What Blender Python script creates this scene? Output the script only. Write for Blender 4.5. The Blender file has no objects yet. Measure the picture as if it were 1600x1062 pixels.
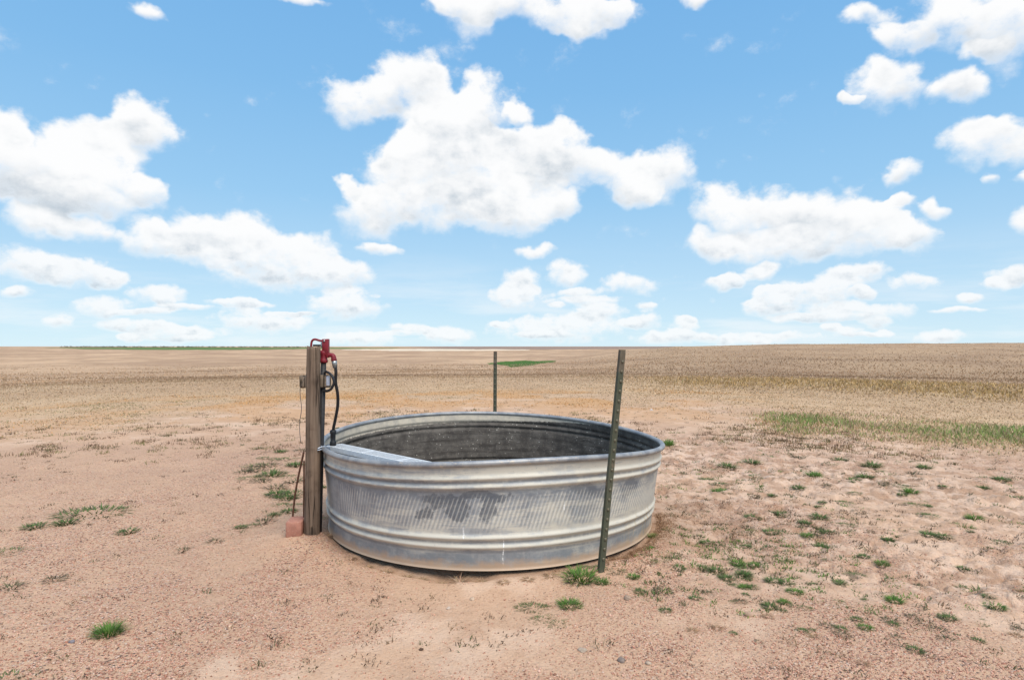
import bpy, math, random
import numpy as np

R = math.radians
random.seed(7)
rng = np.random.RandomState(11)
scene = bpy.context.scene
COL = scene.collection

# ------------------------------------------------------------------ camera
CAM_H = 1.23
FPX = 945.0                      # focal length in pixels of the 1600 px wide photograph
cam_data = bpy.data.cameras.new("camera")
cam_data.sensor_width = 36.0
cam_data.lens = 36.0 * FPX / 1600.0
cam_data.shift_y = 10.0 / 1600.0
cam_data.clip_start = 0.05
cam_data.clip_end = 40000.0
cam = bpy.data.objects.new("camera", cam_data)
cam.location = (0, 0, CAM_H)
cam.rotation_euler = (R(90), 0, 0)
COL.objects.link(cam)
scene.camera = cam

scene.view_settings.view_transform = 'Standard'
scene.view_settings.look = 'None'
scene.view_settings.exposure = 0.0
scene.view_settings.gamma = 1.0
scene.cycles.use_denoising = True
scene.cycles.max_bounces = 6
scene.cycles.transparent_max_bounces = 8

SUN_EL, SUN_AZ = 58.0, 150.0      # azimuth clockwise from +Y (the view direction): behind, to the right
SUN_STRENGTH = 3.75
SUN_ANGLE = 44.0
SKY_STRENGTH = 0.10
ZEN = 0.0

# ------------------------------------------------------------------ sky
# clouds are laid out on the sky in degrees: azimuth, elevation, half width, half height
CLOUD_PUFFS = [
    (-14.3,21.3,3.1,2.1), (-10.5,22.6,3.8,2.7), (-6.0,21.3,3.6,2.7), (-2.4,22.2,3.0,2.3), (0.9,21.5,1.0,1.3), (-6.0,18.9,5.1,2.3),
    (3.0,18.7,4.2,1.7), (-10.8,14.9,4.1,3.1), (-6.0,16.4,5.4,3.0), (-0.6,16.6,5.5,3.0), (4.8,16.5,4.8,2.7), (9.6,15.5,3.5,2.3),
    (14.3,15.3,3.4,2.5), (11.9,13.7,1.9,1.5), (-13.1,12.0,3.5,2.1), (-7.2,12.8,4.2,2.1), (0.0,11.7,4.9,1.6), (4.2,12.8,3.0,1.5),
    (-2.4,13.7,6.1,1.8), (-15.4,14.1,1.1,0.8), (19.2,11.9,2.8,2.4), (22.9,11.4,3.6,2.2), (27.4,10.7,3.8,2.3), (31.1,10.1,2.2,1.6),
    (18.2,8.9,2.2,1.3), (22.9,8.4,5.1,1.6), (29.3,8.5,4.4,1.5), (33.3,8.2,2.5,1.3), (35.0,10.4,1.2,0.8), (32.8,11.1,1.1,0.7),
    (36.5,23.9,4.7,2.0), (39.5,22.2,2.2,2.0), (33.3,23.5,2.1,1.3), (30.7,25.3,2.7,0.7), (38.1,21.4,1.5,0.7), (31.8,20.1,2.5,1.9),
    (29.3,19.7,1.0,0.6), (36.5,19.3,2.0,1.1), (37.7,15.0,2.8,1.8), (39.5,15.6,2.0,1.4), (40.6,13.8,2.1,1.4), (32.8,13.3,1.3,0.9),
    (38.3,12.1,0.7,0.7), (40.1,11.7,0.8,0.6), (40.1,9.0,1.5,1.3), (-31.1,16.5,2.8,2.0), (-34.5,15.2,2.5,1.7), (-37.7,13.0,3.6,2.4),
    (-33.7,12.9,4.0,2.5), (-30.9,12.3,1.8,1.5), (-39.7,15.5,1.4,1.4), (-36.9,10.8,4.3,1.3), (-40.2,13.2,1.6,2.3), (-38.1,9.0,2.2,1.1),
    (-35.3,8.9,2.1,0.9), (-31.1,8.8,2.3,1.5), (-27.9,9.6,2.9,1.7), (-24.5,10.2,2.9,1.9), (-22.9,8.6,3.9,1.8), (-18.7,8.0,3.4,1.8),
    (-15.4,6.5,3.0,1.3), (-20.9,6.5,6.1,1.5), (-26.4,7.9,4.6,1.2), (-38.8,5.9,2.8,1.3), (-35.7,5.7,3.0,1.1), (-33.7,5.3,1.7,0.7),
    (-30.2,4.1,2.4,0.8), (-34.1,3.0,2.2,0.8), (-36.9,2.0,1.2,0.6), (-32.0,1.7,3.1,0.5), (-24.0,3.4,1.6,0.7), (-21.9,1.9,4.2,1.0),
    (-15.4,3.6,3.8,1.4), (-28.4,0.9,3.5,0.6), (-30.7,1.2,2.7,0.6), (-14.3,0.6,4.3,0.7), (-9.6,1.7,2.4,0.5), (-6.0,1.0,3.2,0.8),
    (2.7,9.1,2.2,0.6), (0.9,6.4,2.1,1.2), (0.6,4.6,3.3,1.2), (5.1,7.0,1.8,1.3), (11.1,5.6,3.0,0.9), (6.3,5.0,2.4,0.5),
    (4.2,1.6,6.3,1.2), (8.1,3.2,2.9,0.7), (12.5,2.4,1.5,0.8), (15.9,1.8,1.5,0.8), (14.8,0.8,3.4,0.6), (20.3,0.8,3.3,0.7),
    (25.0,0.6,3.1,0.6), (22.7,6.3,1.4,0.7), (29.3,5.8,2.9,0.7), (33.7,4.9,2.0,0.7), (26.4,4.4,4.1,1.1), (22.9,3.4,2.2,0.8),
    (29.3,2.7,4.8,0.8), (25.0,2.3,2.5,0.4), (29.1,1.1,1.1,0.4), (35.1,0.7,1.9,0.5), (-11.9,9.0,2.2,0.7), (-39.5,4.0,1.2,0.4),
    (1.8,29.1,8.2,1.5), (-3.6,28.4,3.7,1.7), (7.2,28.4,3.7,1.3), (-6.0,29.0,2.4,1.1), (10.2,28.7,1.9,1.0), (-31.5,25.5,1.8,0.8),
    (-20.3,28.1,4.0,0.5), (17.1,28.4,1.7,0.5),
]

def N(nt, t, loc=None, **kw):
    n = nt.nodes.new(t)
    for k, v in kw.items():
        setattr(n, k, v)
    return n

class G:
    """tiny helper for building node graphs"""
    def __init__(self, nt):
        self.nt = nt
    def link(self, a, b):
        self.nt.links.new(a, b)
    def put(self, sock, v):
        if isinstance(v, bpy.types.NodeSocket):
            self.link(v, sock)
        elif v is not None:
            if hasattr(sock, 'default_value'):
                if sock.type == 'RGBA' and len(v) == 3:
                    v = (*v, 1)
                sock.default_value = v
    def math(self, op, a, b=None, c=None, clamp=False):
        n = N(self.nt, 'ShaderNodeMath', operation=op, use_clamp=clamp)
        for i, v in enumerate((a, b, c)):
            self.put(n.inputs[i], v)
        return n.outputs[0]
    def vec(self, op, a, b=None, c=None):
        n = N(self.nt, 'ShaderNodeVectorMath', operation=op)
        for i, v in enumerate((a, b, c)):
            if v is not None:
                if op == 'SCALE' and i == 1:
                    self.put(n.inputs['Scale'], v)
                else:
                    self.put(n.inputs[i], v)
        return n.outputs['Value'] if op in ('DOT_PRODUCT', 'LENGTH', 'DISTANCE') else n.outputs[0]
    def noise(self, vec, scale, detail=2.0, rough=0.5, color=False, dist=0.0):
        n = N(self.nt, 'ShaderNodeTexNoise')
        self.put(n.inputs['Vector'], vec)
        n.inputs['Scale'].default_value = scale
        n.inputs['Detail'].default_value = detail
        n.inputs['Roughness'].default_value = rough
        n.inputs['Distortion'].default_value = dist
        return n.outputs['Color' if color else 'Fac']
    def voronoi(self, vec, scale, out='Distance', feature='F1', rand=1.0, dims='3D'):
        n = N(self.nt, 'ShaderNodeTexVoronoi', feature=feature, voronoi_dimensions=dims)
        self.put(n.inputs['Vector'], vec)
        n.inputs['Scale'].default_value = scale
        n.inputs['Randomness'].default_value = rand
        return n.outputs[out]
    def smooth(self, v, a, b, lo=0.0, hi=1.0, kind='SMOOTHSTEP'):
        n = N(self.nt, 'ShaderNodeMapRange', interpolation_type=kind)
        self.put(n.inputs['Value'], v)
        n.inputs['From Min'].default_value = a
        n.inputs['From Max'].default_value = b
        n.inputs['To Min'].default_value = lo
        n.inputs['To Max'].default_value = hi
        return n.outputs[0]
    def mix(self, fac, a, b, blend='MIX'):
        n = N(self.nt, 'ShaderNodeMix', data_type='RGBA', blend_type=blend)
        self.put(n.inputs[0], fac)
        self.put(n.inputs[6], a)
        self.put(n.inputs[7], b)
        return n.outputs[2]
    def attr(self, name, out='Fac'):
        n = N(self.nt, 'ShaderNodeAttribute', attribute_name=name)
        return n.outputs[out]
    def pos(self):
        return N(self.nt, 'ShaderNodeNewGeometry').outputs['Position']
    def obj(self):
        return N(self.nt, 'ShaderNodeTexCoord').outputs['Object']
    def bump(self, h, strength=0.5, dist=0.01, normal=None):
        n = N(self.nt, 'ShaderNodeBump')
        n.inputs['Strength'].default_value = strength
        n.inputs['Distance'].default_value = dist
        self.put(n.inputs['Height'], h)
        if normal is not None:
            self.put(n.inputs['Normal'], normal)
        return n.outputs[0]

world = bpy.data.worlds.new("World")
scene.world = world
world.use_nodes = True
world.cycles.sampling_method = 'MANUAL'
world.cycles.sample_map_resolution = 256
def build_sky():
    nt = world.node_tree
    nt.nodes.clear()
    g = G(nt)
    out = N(nt, 'ShaderNodeOutputWorld')
    bg = N(nt, 'ShaderNodeBackground')
    bg.inputs['Strength'].default_value = SKY_STRENGTH
    g.link(bg.outputs[0], out.inputs[0])
    sky = N(nt, 'ShaderNodeTexSky', sky_type='NISHITA', sun_disc=False)
    sky.sun_elevation = R(SUN_EL)
    sky.sun_rotation = R(SUN_AZ)
    sky.altitude = 1500.0
    sky.air_density = 1.0
    sky.dust_density = 0.2
    sky.ozone_density = 1.5
    d = N(nt, 'ShaderNodeTexCoord').outputs['Generated']
    sep = N(nt, 'ShaderNodeSeparateXYZ')
    g.link(d, sep.inputs[0])
    x, y, z = sep.outputs
    el = g.math('MULTIPLY', g.math('ARCSINE', z), 57.2958)
    az = g.math('MULTIPLY', g.math('ARCTAN2', x, y), 57.2958)
    comb = N(nt, 'ShaderNodeCombineXYZ')
    g.link(az, comb.inputs[0]); g.link(el, comb.inputs[1])
    low = g.smooth(el, 3.0, 14.0)                     # 0 at the horizon, 1 high up
    w1 = g.vec('SUBTRACT', g.noise(d, 7.0, 3.0, 0.55, color=True), (0.5, 0.5, 0.5))
    w2 = g.vec('SUBTRACT', g.noise(d, 24.0, 3.0, 0.55, color=True), (0.5, 0.5, 0.5))
    amp1 = g.smooth(el, 2.0, 14.0, 1.0, 5.5)
    amp2 = g.smooth(el, 2.0, 14.0, 1.2, 2.6)
    warp = g.vec('ADD', g.vec('SCALE', w1, amp1), g.vec('SCALE', w2, amp2))
    warp = g.vec('MULTIPLY', warp, (1.0, 0.8, 0.0))
    p = g.vec('ADD', comb.outputs[0], warp)
    acc = None
    puffs = list(CLOUD_PUFFS)
    r2 = random.Random(5)
    for i in range(26):                                # the sky outside the picture has clouds too
        a = r2.uniform(50, 310); a = a - 360 if a > 180 else a
        e = r2.uniform(4, 60)
        s = r2.uniform(3, 9) * (0.5 + e / 50)
        puffs.append((a, e, s * 1.9, s * 0.8))
    for i in range(34):                                # broken scraps and thin streaks low over the horizon
        e = 0.5 + 5.5 * r2.random() ** 1.2
        thin = r2.random() < 0.45
        s = (0.45 + 0.12 * e) * r2.uniform(0.6, 1.1)
        puffs.append((r2.uniform(-44, 44), e, s * (4.0 if thin else 1.6), s * (0.42 if thin else 0.62)))
    for i, (a, e, w, h) in enumerate(puffs):
        w *= 1.20; h *= 1.28 if e > 8 else 1.42
        if i % 3 == 2:                                 # acc.z is 0: only keeps the evaluation in order
            p = g.vec('MULTIPLY_ADD', acc, (0, 0, 1), p)
        q = g.vec('MULTIPLY_ADD', p, (1 / w, 1 / h, 0), (-a / w, -e / h, 0))
        dd = g.vec('DOT_PRODUCT', q, q)
        k = g.math('SUBTRACT', 1.0, dd, clamp=True)
        v = g.vec('MULTIPLY_ADD', q, (0, 1, 0), (1, 0, 0))
        acc = g.vec('ADD', g.vec('SCALE', v, k), acc if acc is not None else (0, 0, 0))
    s2 = N(nt, 'ShaderNodeSeparateXYZ')
    g.link(acc, s2.inputs[0])
    W = s2.outputs[0]
    vy = g.math('DIVIDE', s2.outputs[1], g.math('MAXIMUM', W, 0.02))
    Wc = g.math('MINIMUM', W, 1.0)
    # billows: rounded heaps, finer towards the horizon where the clouds are farther off
    fs = g.vec('MULTIPLY', d, (1.0, 1.0, 1.35))
    def two(fn, a, b_):
        m = N(nt, 'ShaderNodeMix', data_type='FLOAT')
        g.link(low, m.inputs[0]); g.link(fn(b_), m.inputs[2]); g.link(fn(a), m.inputs[3])
        return m.outputs[0]
    up = g.vec('ADD', fs, g.vec('SCALE', (0.010, 0.0, 0.026), g.smooth(el, 2.0, 14.0, 0.35, 1.0)))
    E1 = two(lambda k_: g.noise(fs, k_, 10.0, 0.67), 11.0, 32.0)
    S1 = two(lambda k_: g.noise(fs, k_, 5.0, 0.56), 9.0, 27.0)
    S2 = two(lambda k_: g.noise(up, k_, 5.0, 0.56), 9.0, 27.0)
    V1 = two(lambda k_: g.voronoi(g.vec('ADD', fs, g.vec('SCALE', w2, 0.02)), k_, 'Distance', 'SMOOTH_F1'), 26.0, 60.0)
    bil = g.math('SUBTRACT', 0.42, V1)
    er = g.math('ADD', g.math('MULTIPLY', g.math('SUBTRACT', E1, 0.5), g.smooth(el, 2.0, 12.0, 1.6, 2.1)), g.math('MULTIPLY', bil, 0.55))
    # edges crisp on top, ragged and thin below
    dens = g.math('ADD', Wc, er)
    wide = g.smooth(vy, -0.6, 0.4, 1.20, 0.62)
    t_ = g.math('DIVIDE', g.math('SUBTRACT', dens, 0.16), wide, clamp=True)
    alpha = g.math('MULTIPLY', g.math('MULTIPLY', t_, t_), g.math('SUBTRACT', 3.0, g.math('MULTIPLY', t_, 2.0)))
    alpha = g.math('POWER', alpha, 1.05)
    # thin veil low over the horizon
    veil = g.math('MULTIPLY', g.smooth(g.noise(g.vec('MULTIPLY', d, (1.0, 1.0, 7.0)), 3.2, 5.0, 0.6), 0.46, 0.70, 0.0, 0.55), g.smooth(el, 10.0, 1.0))
    alpha = g.math('MAXIMUM', alpha, veil)
    relief = g.math('MULTIPLY', g.math('SUBTRACT', S1, S2), 3.4)
    lit = g.math('ADD', g.math('MULTIPLY', vy, 1.05), relief)
    lit = g.math('ADD', lit, g.math('MULTIPLY', bil, 0.55))
    thick = g.smooth(dens, 0.62, 1.45)
    lit = g.smooth(lit, -0.80, 0.36)
    dark = g.math('MULTIPLY', g.math('SUBTRACT', 1.0, lit), thick)
    k = 1.0 / SKY_STRENGTH
    white = (1.0 * k, 1.0 * k, 1.0 * k)
    grey = (0.52 * k, 0.595 * k, 0.67 * k)
    cloud = g.mix(dark, white, grey)
    wisp = g.math('MULTIPLY', alpha, g.smooth(el, 0.0, 12.0, 0.80, 0.98))
    base = g.mix(1.0, sky.outputs[0], SKY_TINT, blend='MULTIPLY')
    # clear air: pale and milky low down, deeper blue overhead
    ramp = N(nt, 'ShaderNodeValToRGB')
    g.link(g.math('DIVIDE', el, 90.0, clamp=True), ramp.inputs[0])
    cr = ramp.color_ramp
    stops = [(0.0, (0.64, 0.80, 0.935)), (0.06, (0.50, 0.715, 0.915)), (0.15, (0.325, 0.595, 0.885)),
             (0.25, (0.235, 0.51, 0.85)), (0.36, (0.185, 0.45, 0.82)), (1.0, (0.08, 0.28, 0.68))]
    while len(cr.elements) < len(stops):
        cr.elements.new(0.5)
    for e_, (p_, c_) in zip(cr.elements, stops):
        e_.position = p_; e_.color = (*c_, 1)
    clear = g.vec('SCALE', ramp.outputs[0], k)
    base = g.mix(0.93, base, clear)
    fin = g.mix(wisp, base, cloud)
    g.link(fin, bg.inputs[0])
SKY_TINT = (1.6, 2.2, 1.9)
build_sky()

sun_data = bpy.data.lights.new("sun", 'SUN')
sun_data.energy = SUN_STRENGTH
sun_data.angle = R(SUN_ANGLE)
sun_data.color = (1.0, 0.945, 0.86)
sun = bpy.data.objects.new("sun", sun_data)
COL.objects.link(sun)
sun.location = (10, -10, 20)
sun.rotation_euler = (R(90 - SUN_EL), 0, R(180 - SUN_AZ))

# ------------------------------------------------------------------ helpers
def sstep(x, a, b):
    t = np.clip((np.asarray(x, float) - a) / (b - a), 0, 1)
    return t * t * (3 - 2 * t)

_tab = {}
def vnoise(x, y, seed=0):
    if seed not in _tab:
        _tab[seed] = np.random.RandomState(seed).rand(256, 256)
    T = _tab[seed]
    xi = np.floor(x).astype(np.int64); yi = np.floor(y).astype(np.int64)
    u = x - xi; v = y - yi
    u = u * u * u * (u * (u * 6 - 15) + 10); v = v * v * v * (v * (v * 6 - 15) + 10)
    a = T[xi & 255, yi & 255]; b = T[(xi + 1) & 255, yi & 255]
    c = T[xi & 255, (yi + 1) & 255]; e = T[(xi + 1) & 255, (yi + 1) & 255]
    return (a * (1 - u) + b * u) * (1 - v) + (c * (1 - u) + e * u) * v

def fbm(x, y, seed=0, octv=4, gain=0.5):
    x = np.asarray(x, float); y = np.asarray(y, float)
    s = 0.0; a = 1.0; t = 0.0
    for o in range(octv):
        s = s + a * vnoise(x * 2 ** o + 17.3 * o, y * 2 ** o + 5.1 * o, seed + o)
        t += a; a *= gain
    return s / t - 0.5                                  # about -0.5 .. 0.5

def tag(o, label=None, cat=None, group=None, kind=None):
    if label: o['label'] = label
    if cat: o['category'] = cat
    if group: o['group'] = group
    if kind: o['kind'] = kind
    return o

def link(name, me, mat=None, parent=None, smooth=True):
    if mat is not None:
        for m in (mat if isinstance(mat, (list, tuple)) else [mat]):
            me.materials.append(m)
    if smooth and len(me.polygons):
        me.polygons.foreach_set('use_smooth', np.ones(len(me.polygons), bool))
    o = bpy.data.objects.new(name, me)
    COL.objects.link(o)
    if parent is not None:
        o.parent = parent
    return o

def mesh(name, V, F):
    me = bpy.data.meshes.new(name)
    me.from_pydata([tuple(v) for v in V], [], [tuple(f) for f in F])
    me.validate(); me.update()
    return me

def np_mesh(name, V, F):
    """big mesh from arrays: V (n,3), F (m,k) all faces with k corners"""
    V = np.asarray(V, np.float32); F = np.asarray(F, np.int32)
    me = bpy.data.meshes.new(name)
    me.vertices.add(len(V)); me.vertices.foreach_set('co', V.ravel())
    m, k = F.shape
    me.loops.add(m * k); me.loops.foreach_set('vertex_index', F.ravel())
    me.polygons.add(m)
    me.polygons.foreach_set('loop_start', np.arange(0, m * k, k, dtype=np.int32))
    me.polygons.foreach_set('loop_total', np.full(m, k, np.int32))
    me.update(calc_edges=True)
    return me

def add_attr(me, name, arr):
    a = me.attributes.new(name, 'FLOAT', 'POINT')
    a.data.foreach_set('value', np.asarray(arr, np.float32).ravel())

def add_col(me, name, arr):
    arr = np.asarray(arr, np.float32)
    a = me.attributes.new(name, 'FLOAT_COLOR', 'POINT')
    c = np.ones((len(arr), 4), np.float32); c[:, :3] = arr
    a.data.foreach_set('color', c.ravel())

def empty(name, loc=(0, 0, 0), rz=0.0):
    o = bpy.data.objects.new(name, None)
    o.empty_display_size = 0.1
    o.location = loc; o.rotation_euler = (0, 0, rz)
    COL.objects.link(o)
    return o

def tube(path, rad, sides=10, cap=True):
    """verts and faces of a round bar along a path; rad a number or one per point"""
    P = np.asarray(path, float); n = len(P)
    rad = np.full(n, rad) if np.isscalar(rad) else np.asarray(rad, float)
    T = np.gradient(P, axis=0); T /= np.linalg.norm(T, axis=1)[:, None] + 1e-12
    up = np.array([0, 0, 1.0]) if abs(T[0][2]) < 0.9 else np.array([1.0, 0, 0])
    V = []; F = []
    a = np.cross(T[0], up); a /= np.linalg.norm(a)
    for i in range(n):
        a = a - T[i] * np.dot(a, T[i]); a /= np.linalg.norm(a)
        b = np.cross(T[i], a)
        for k in range(sides):
            t = 2 * math.pi * k / sides
            V.append(P[i] + rad[i] * (math.cos(t) * a + math.sin(t) * b))
    for i in range(n - 1):
        for k in range(sides):
            k2 = (k + 1) % sides
            F.append((i * sides + k, i * sides + k2, (i + 1) * sides + k2, (i + 1) * sides + k))
    if cap:
        F.append(tuple(range(sides))[::-1]); F.append(tuple((n - 1) * sides + k for k in range(sides)))
    return V, F

def join(*parts):
    V = []; F = []
    for v, f in parts:
        o = len(V); V += list(v); F += [tuple(i + o for i in q) for q in f]
    return V, F

def curve_pts(ctrl, n=40):
    """Catmull-Rom through the control points"""
    P = [np.array(c, float) for c in ctrl]
    P = [2 * P[0] - P[1]] + P + [2 * P[-1] - P[-2]]
    out = []
    seg = len(P) - 3
    for i in range(n):
        t = i / (n - 1) * seg; k = min(int(t), seg - 1); t -= k
        a, b, c, d = P[k:k + 4]
        out.append(0.5 * ((2 * b) + (c - a) * t + (2 * a - 5 * b + 4 * c - d) * t * t + (3 * b - a - 3 * c + d) * t ** 3))
    return out

def box(cx, cy, cz, sx, sy, sz, bev=0.004, rx=0, ry=0, rz=0):
    """bevelled box as verts and faces"""
    import bmesh
    from mathutils import Matrix, Euler
    bm = bmesh.new()
    bmesh.ops.create_cube(bm, size=1.0)
    bmesh.ops.scale(bm, vec=(sx, sy, sz), verts=bm.verts)
    if bev:
        bmesh.ops.bevel(bm, geom=list(bm.edges), offset=bev, segments=2, affect='EDGES', profile=0.5)
    bmesh.ops.transform(bm, matrix=Matrix.Translation((cx, cy, cz)) @ Euler((rx, ry, rz)).to_matrix().to_4x4(), verts=bm.verts)
    bm.verts.index_update()
    V = [v.co.copy() for v in bm.verts]; F = [tuple(v.index for v in f.verts) for f in bm.faces]
    bm.free()
    return V, F

def mat_new(name):
    m = bpy.data.materials.new(name)
    m.use_nodes = True
    nt = m.node_tree
    b = nt.nodes['Principled BSDF']
    return m, G(nt), b

# ------------------------------------------------------------------ terrain
_LD = np.log(np.array([0.5, 8, 15, 30, 60, 150, 400, 900, 2500, 5000, 14000.]))
_LZ = np.array([0, 0, -.03, -.32, -1.25, -3.3, -6.6, -7.2, -3.5, -1.6, -0.6])
TANK = (-0.15, 4.42)

def tank_r(th):
    c = [1.1831, -0.0082, 0.0057, 0.0009, -0.0143, 0.0113, -0.0197, -0.0046, -0.0109]
    return c[0] + sum(c[1 + 2 * k] * np.cos((k + 1) * th) + c[2 + 2 * k] * np.sin((k + 1) * th) for k in range(4))

def tank_z(th):
    c = [0.595, -0.01, 0.0065, -0.0156, -0.0123, -0.0049, 0.0024, -0.0002, 0.0027]
    return c[0] + sum(c[1 + 2 * k] * np.cos((k + 1) * th) + c[2 + 2 * k] * np.sin((k + 1) * th) for k in range(4))

def trample(x, y):
    """0..1: where the bare dirt is churned up by hooves (right of the tank)"""
    d = np.hypot(x, y)
    front = 3.05 + 0.25 * fbm(x * 1.3, y * 1.3, 61, 2) - 0.25 * np.clip(x - 1.2, 0, 3)
    m = sstep(x, 0.55, 1.0) * sstep(y, front - 0.25, front + 0.35) * (1 - sstep(d, 7.5, 11.0))
    return np.clip(m * (0.70 + 1.0 * fbm(x * 0.7, y * 0.7, 63, 3)), 0, 1)

def gravel_mask(x, y):
    n = fbm(x * 1.1 + 3, y * 1.1, 71, 4)
    m = sstep(n, -0.02, 0.11)
    m = np.maximum(m * 0.9, 0.60 * sstep(-x, 0.9, 2.2))
    m = np.maximum(m, 0.75 * sstep(x, -0.1, 0.6) * (1 - sstep(y, 2.9, 3.3)) * sstep(n, -0.22, 0.02))
    smooth_lane = np.exp(-((x + 0.35 + 0.25 * (y - 2.8)) / 0.55) ** 2) * (1 - sstep(y, 3.4, 4.0))
    return np.clip(m * (1 - 0.85 * smooth_lane) * (1 - 0.75 * trample(x, y)) + 0.10, 0, 1)

def height(x, y, fine=True):
    x = np.asarray(x, float); y = np.asarray(y, float)
    d = np.hypot(x, y) + 1e-6
    z = np.interp(np.log(np.maximum(d, .5)), _LD, _LZ)
    # rolling prairie
    z = z + fbm(x / 30, y / 27, 3, 4) * 1.0 * sstep(d, 24, 75)
    z = z + fbm(x / 210, y / 130, 13, 4) * 5.5 * sstep(d, 110, 330) * (1 - 0.85 * sstep(d, 900, 2400))
    z = z + fbm(x / 1100, y / 1100, 23, 3) * 5.0 * sstep(d, 900, 1800) * (1 - 0.7 * sstep(d, 4000, 9000))
    # the long hill on the right
    s = x / np.maximum(y, 1.0)
    lift = np.interp(s, [0.0, 0.10, 0.27, 0.45, 0.85, 1.6, 3.0], [0, 1.0, 5.4, 6.4, 7.3, 7.6, 6.0])
    shp = sstep(y, 26, 215) * (1 - 0.8 * sstep(y, 300, 900))
    z = z + np.where(y > 1, lift * shp, 0)
    if fine:
        near = 1 - sstep(d, 14, 26)
        t = trample(x, y)
        z = z + near * fbm(x * 0.9, y * 0.9, 33, 3) * 0.035
        z = z + near * fbm(x * 9, y * 9, 41, 3) * 0.008
        # hoof prints: rounded pits and lumps
        h1 = 0.55 * fbm(x * 2.6, y * 3.4, 43, 3, 0.5) + 0.75 * fbm(x * 7.0, y * 8.5, 45, 4, 0.62)
        h2 = np.abs(fbm(x * 6.5 + 9, y * 8.0, 47, 3, 0.55))
        z = z + t * near * (h1 * 0.105 - np.clip(0.09 - h2, 0, 1) * 0.34)
        z = z + (1 - t) * near * fbm(x * 4, y * 4, 53, 3) * 0.010
        # under and round the tank
        dx = x - TANK[0]; dy = y - TANK[1]
        r = np.hypot(dx, dy); th = np.arctan2(dy, dx)
        frontness = np.clip(-np.sin(th), 0, 1)
        e = fbm(th * 5 + 3, r * 0 + 1, 67, 3)
        dip = np.exp(-((r - 1.14) / (0.10 + 0.05 * e)) ** 2) * (0.025 + 0.10 * np.clip(e + 0.05, 0, 1)) * frontness
        base = z * sstep(r, 1.15, 1.55) + 0.012 * (1 - sstep(r, 1.15, 1.45))
        ring = 0.025 * np.exp(-((r - 1.30) / 0.13) ** 2) * np.clip(np.cos(th + 0.35), 0, 1)
        mound = 0.045 * np.exp(-(((x + 1.33) / 0.26) ** 2 + ((y - 3.80) / 0.22) ** 2)) * sstep(r, 1.12, 1.2)
        z = np.where(r < 2.2, base - dip + ring + mound, z)
        z = np.where(r < 1.05, np.minimum(z, 0.006), z)
    return z

def at(px, py):
    """the ground point seen at a pixel of the 1600 px wide photograph"""
    s = (px - 800) / FPX; t = (541 - py) / FPX
    Y = np.concatenate([np.linspace(1.5, 30, 3000), np.exp(np.linspace(math.log(30), math.log(9000), 3000))])
    zz = height(Y * s, Y, fine=False)
    hit = np.nonzero(zz >= CAM_H + t * Y)[0]
    k = hit[0] if len(hit) else len(Y) - 1
    return np.array([Y[k] * s, Y[k], float(zz[k])])

def ground_z(x, y):
    return float(height(np.array([x]), np.array([y]))[0])

def in_poly(x, y, poly):
    inside = np.zeros(x.shape, bool)
    n = len(poly)
    for i in range(n):
        x1, y1 = poly[i]; x2, y2 = poly[(i + 1) % n]
        c = ((y1 > y) != (y2 > y)) & (x < (x2 - x1) * (y - y1) / ((y2 - y1) + 1e-9) + x1)
        inside ^= c
    return inside

def grass_edge(s):
    return np.interp(s, [-1.6, -0.85, -0.5, -0.2, 0.1, 0.25, 0.5, 0.85, 1.6], [10.0, 10.5, 10.3, 10.3, 10.6, 10.0, 8.6, 7.2, 6.0])

def cover_mask(x, y):
    d = np.hypot(x, y); s = x / np.maximum(y, 0.5)
    n = fbm(x * 0.45, y * 0.45, 81, 4) + 0.5 * fbm(x * 2.2, y * 2.2, 85, 3)
    e = grass_edge(s)
    return np.where(y > 0.5, sstep(d + n * 7.0, e * 0.95, e * 1.7), sstep(d, 9, 16))

def lush_mask(x, y):
    s = x / np.maximum(y, 0.5); d = np.hypot(x, y)
    n = fbm(x * 0.8, y * 0.8, 91, 4)
    c = np.interp(s, [0.3, 0.45, 0.85, 1.2], [11.4, 11.0, 11.0, 11.0])
    return np.clip(sstep(s, 0.36, 0.47) * np.exp(-((d - c + 0.1) / 1.35) ** 2) * (0.85 + 2.0 * n), 0, 1)

def rust_mask(x, y):
    s = x / np.maximum(y, 0.5); d = np.hypot(x, y)
    n = fbm(x * 0.7 + 7, y * 0.45, 95, 4)
    return np.clip(sstep(d, 9.5, 11.5) * (1 - sstep(d, 15, 21)) * sstep(n, -0.10, 0.07) * (1 - sstep(s, 0.25, 0.5)) * (1 - 0.6 * sstep(-s, 0.35, 0.7)), 0, 1)

GREEN_FIELD = [tuple(at(px, py)[:2]) for px, py in ((762, 567.5), (798, 573.5), (832, 570.5), (870, 563.6), (820, 562.8), (785, 564.6))]
FAR_GREEN = [tuple(at(px, py)[:2]) for px, py in ((60, 543.2), (200, 546.2), (420, 546.2), (560, 544.8), (640, 543.4), (300, 542.6))]
FAR_PALE = [tuple(at(px, py)[:2]) for px, py in ((530, 546.0), (600, 547.8), (770, 547.6), (830, 546.6), (740, 545.7), (640, 545.3))]

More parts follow.
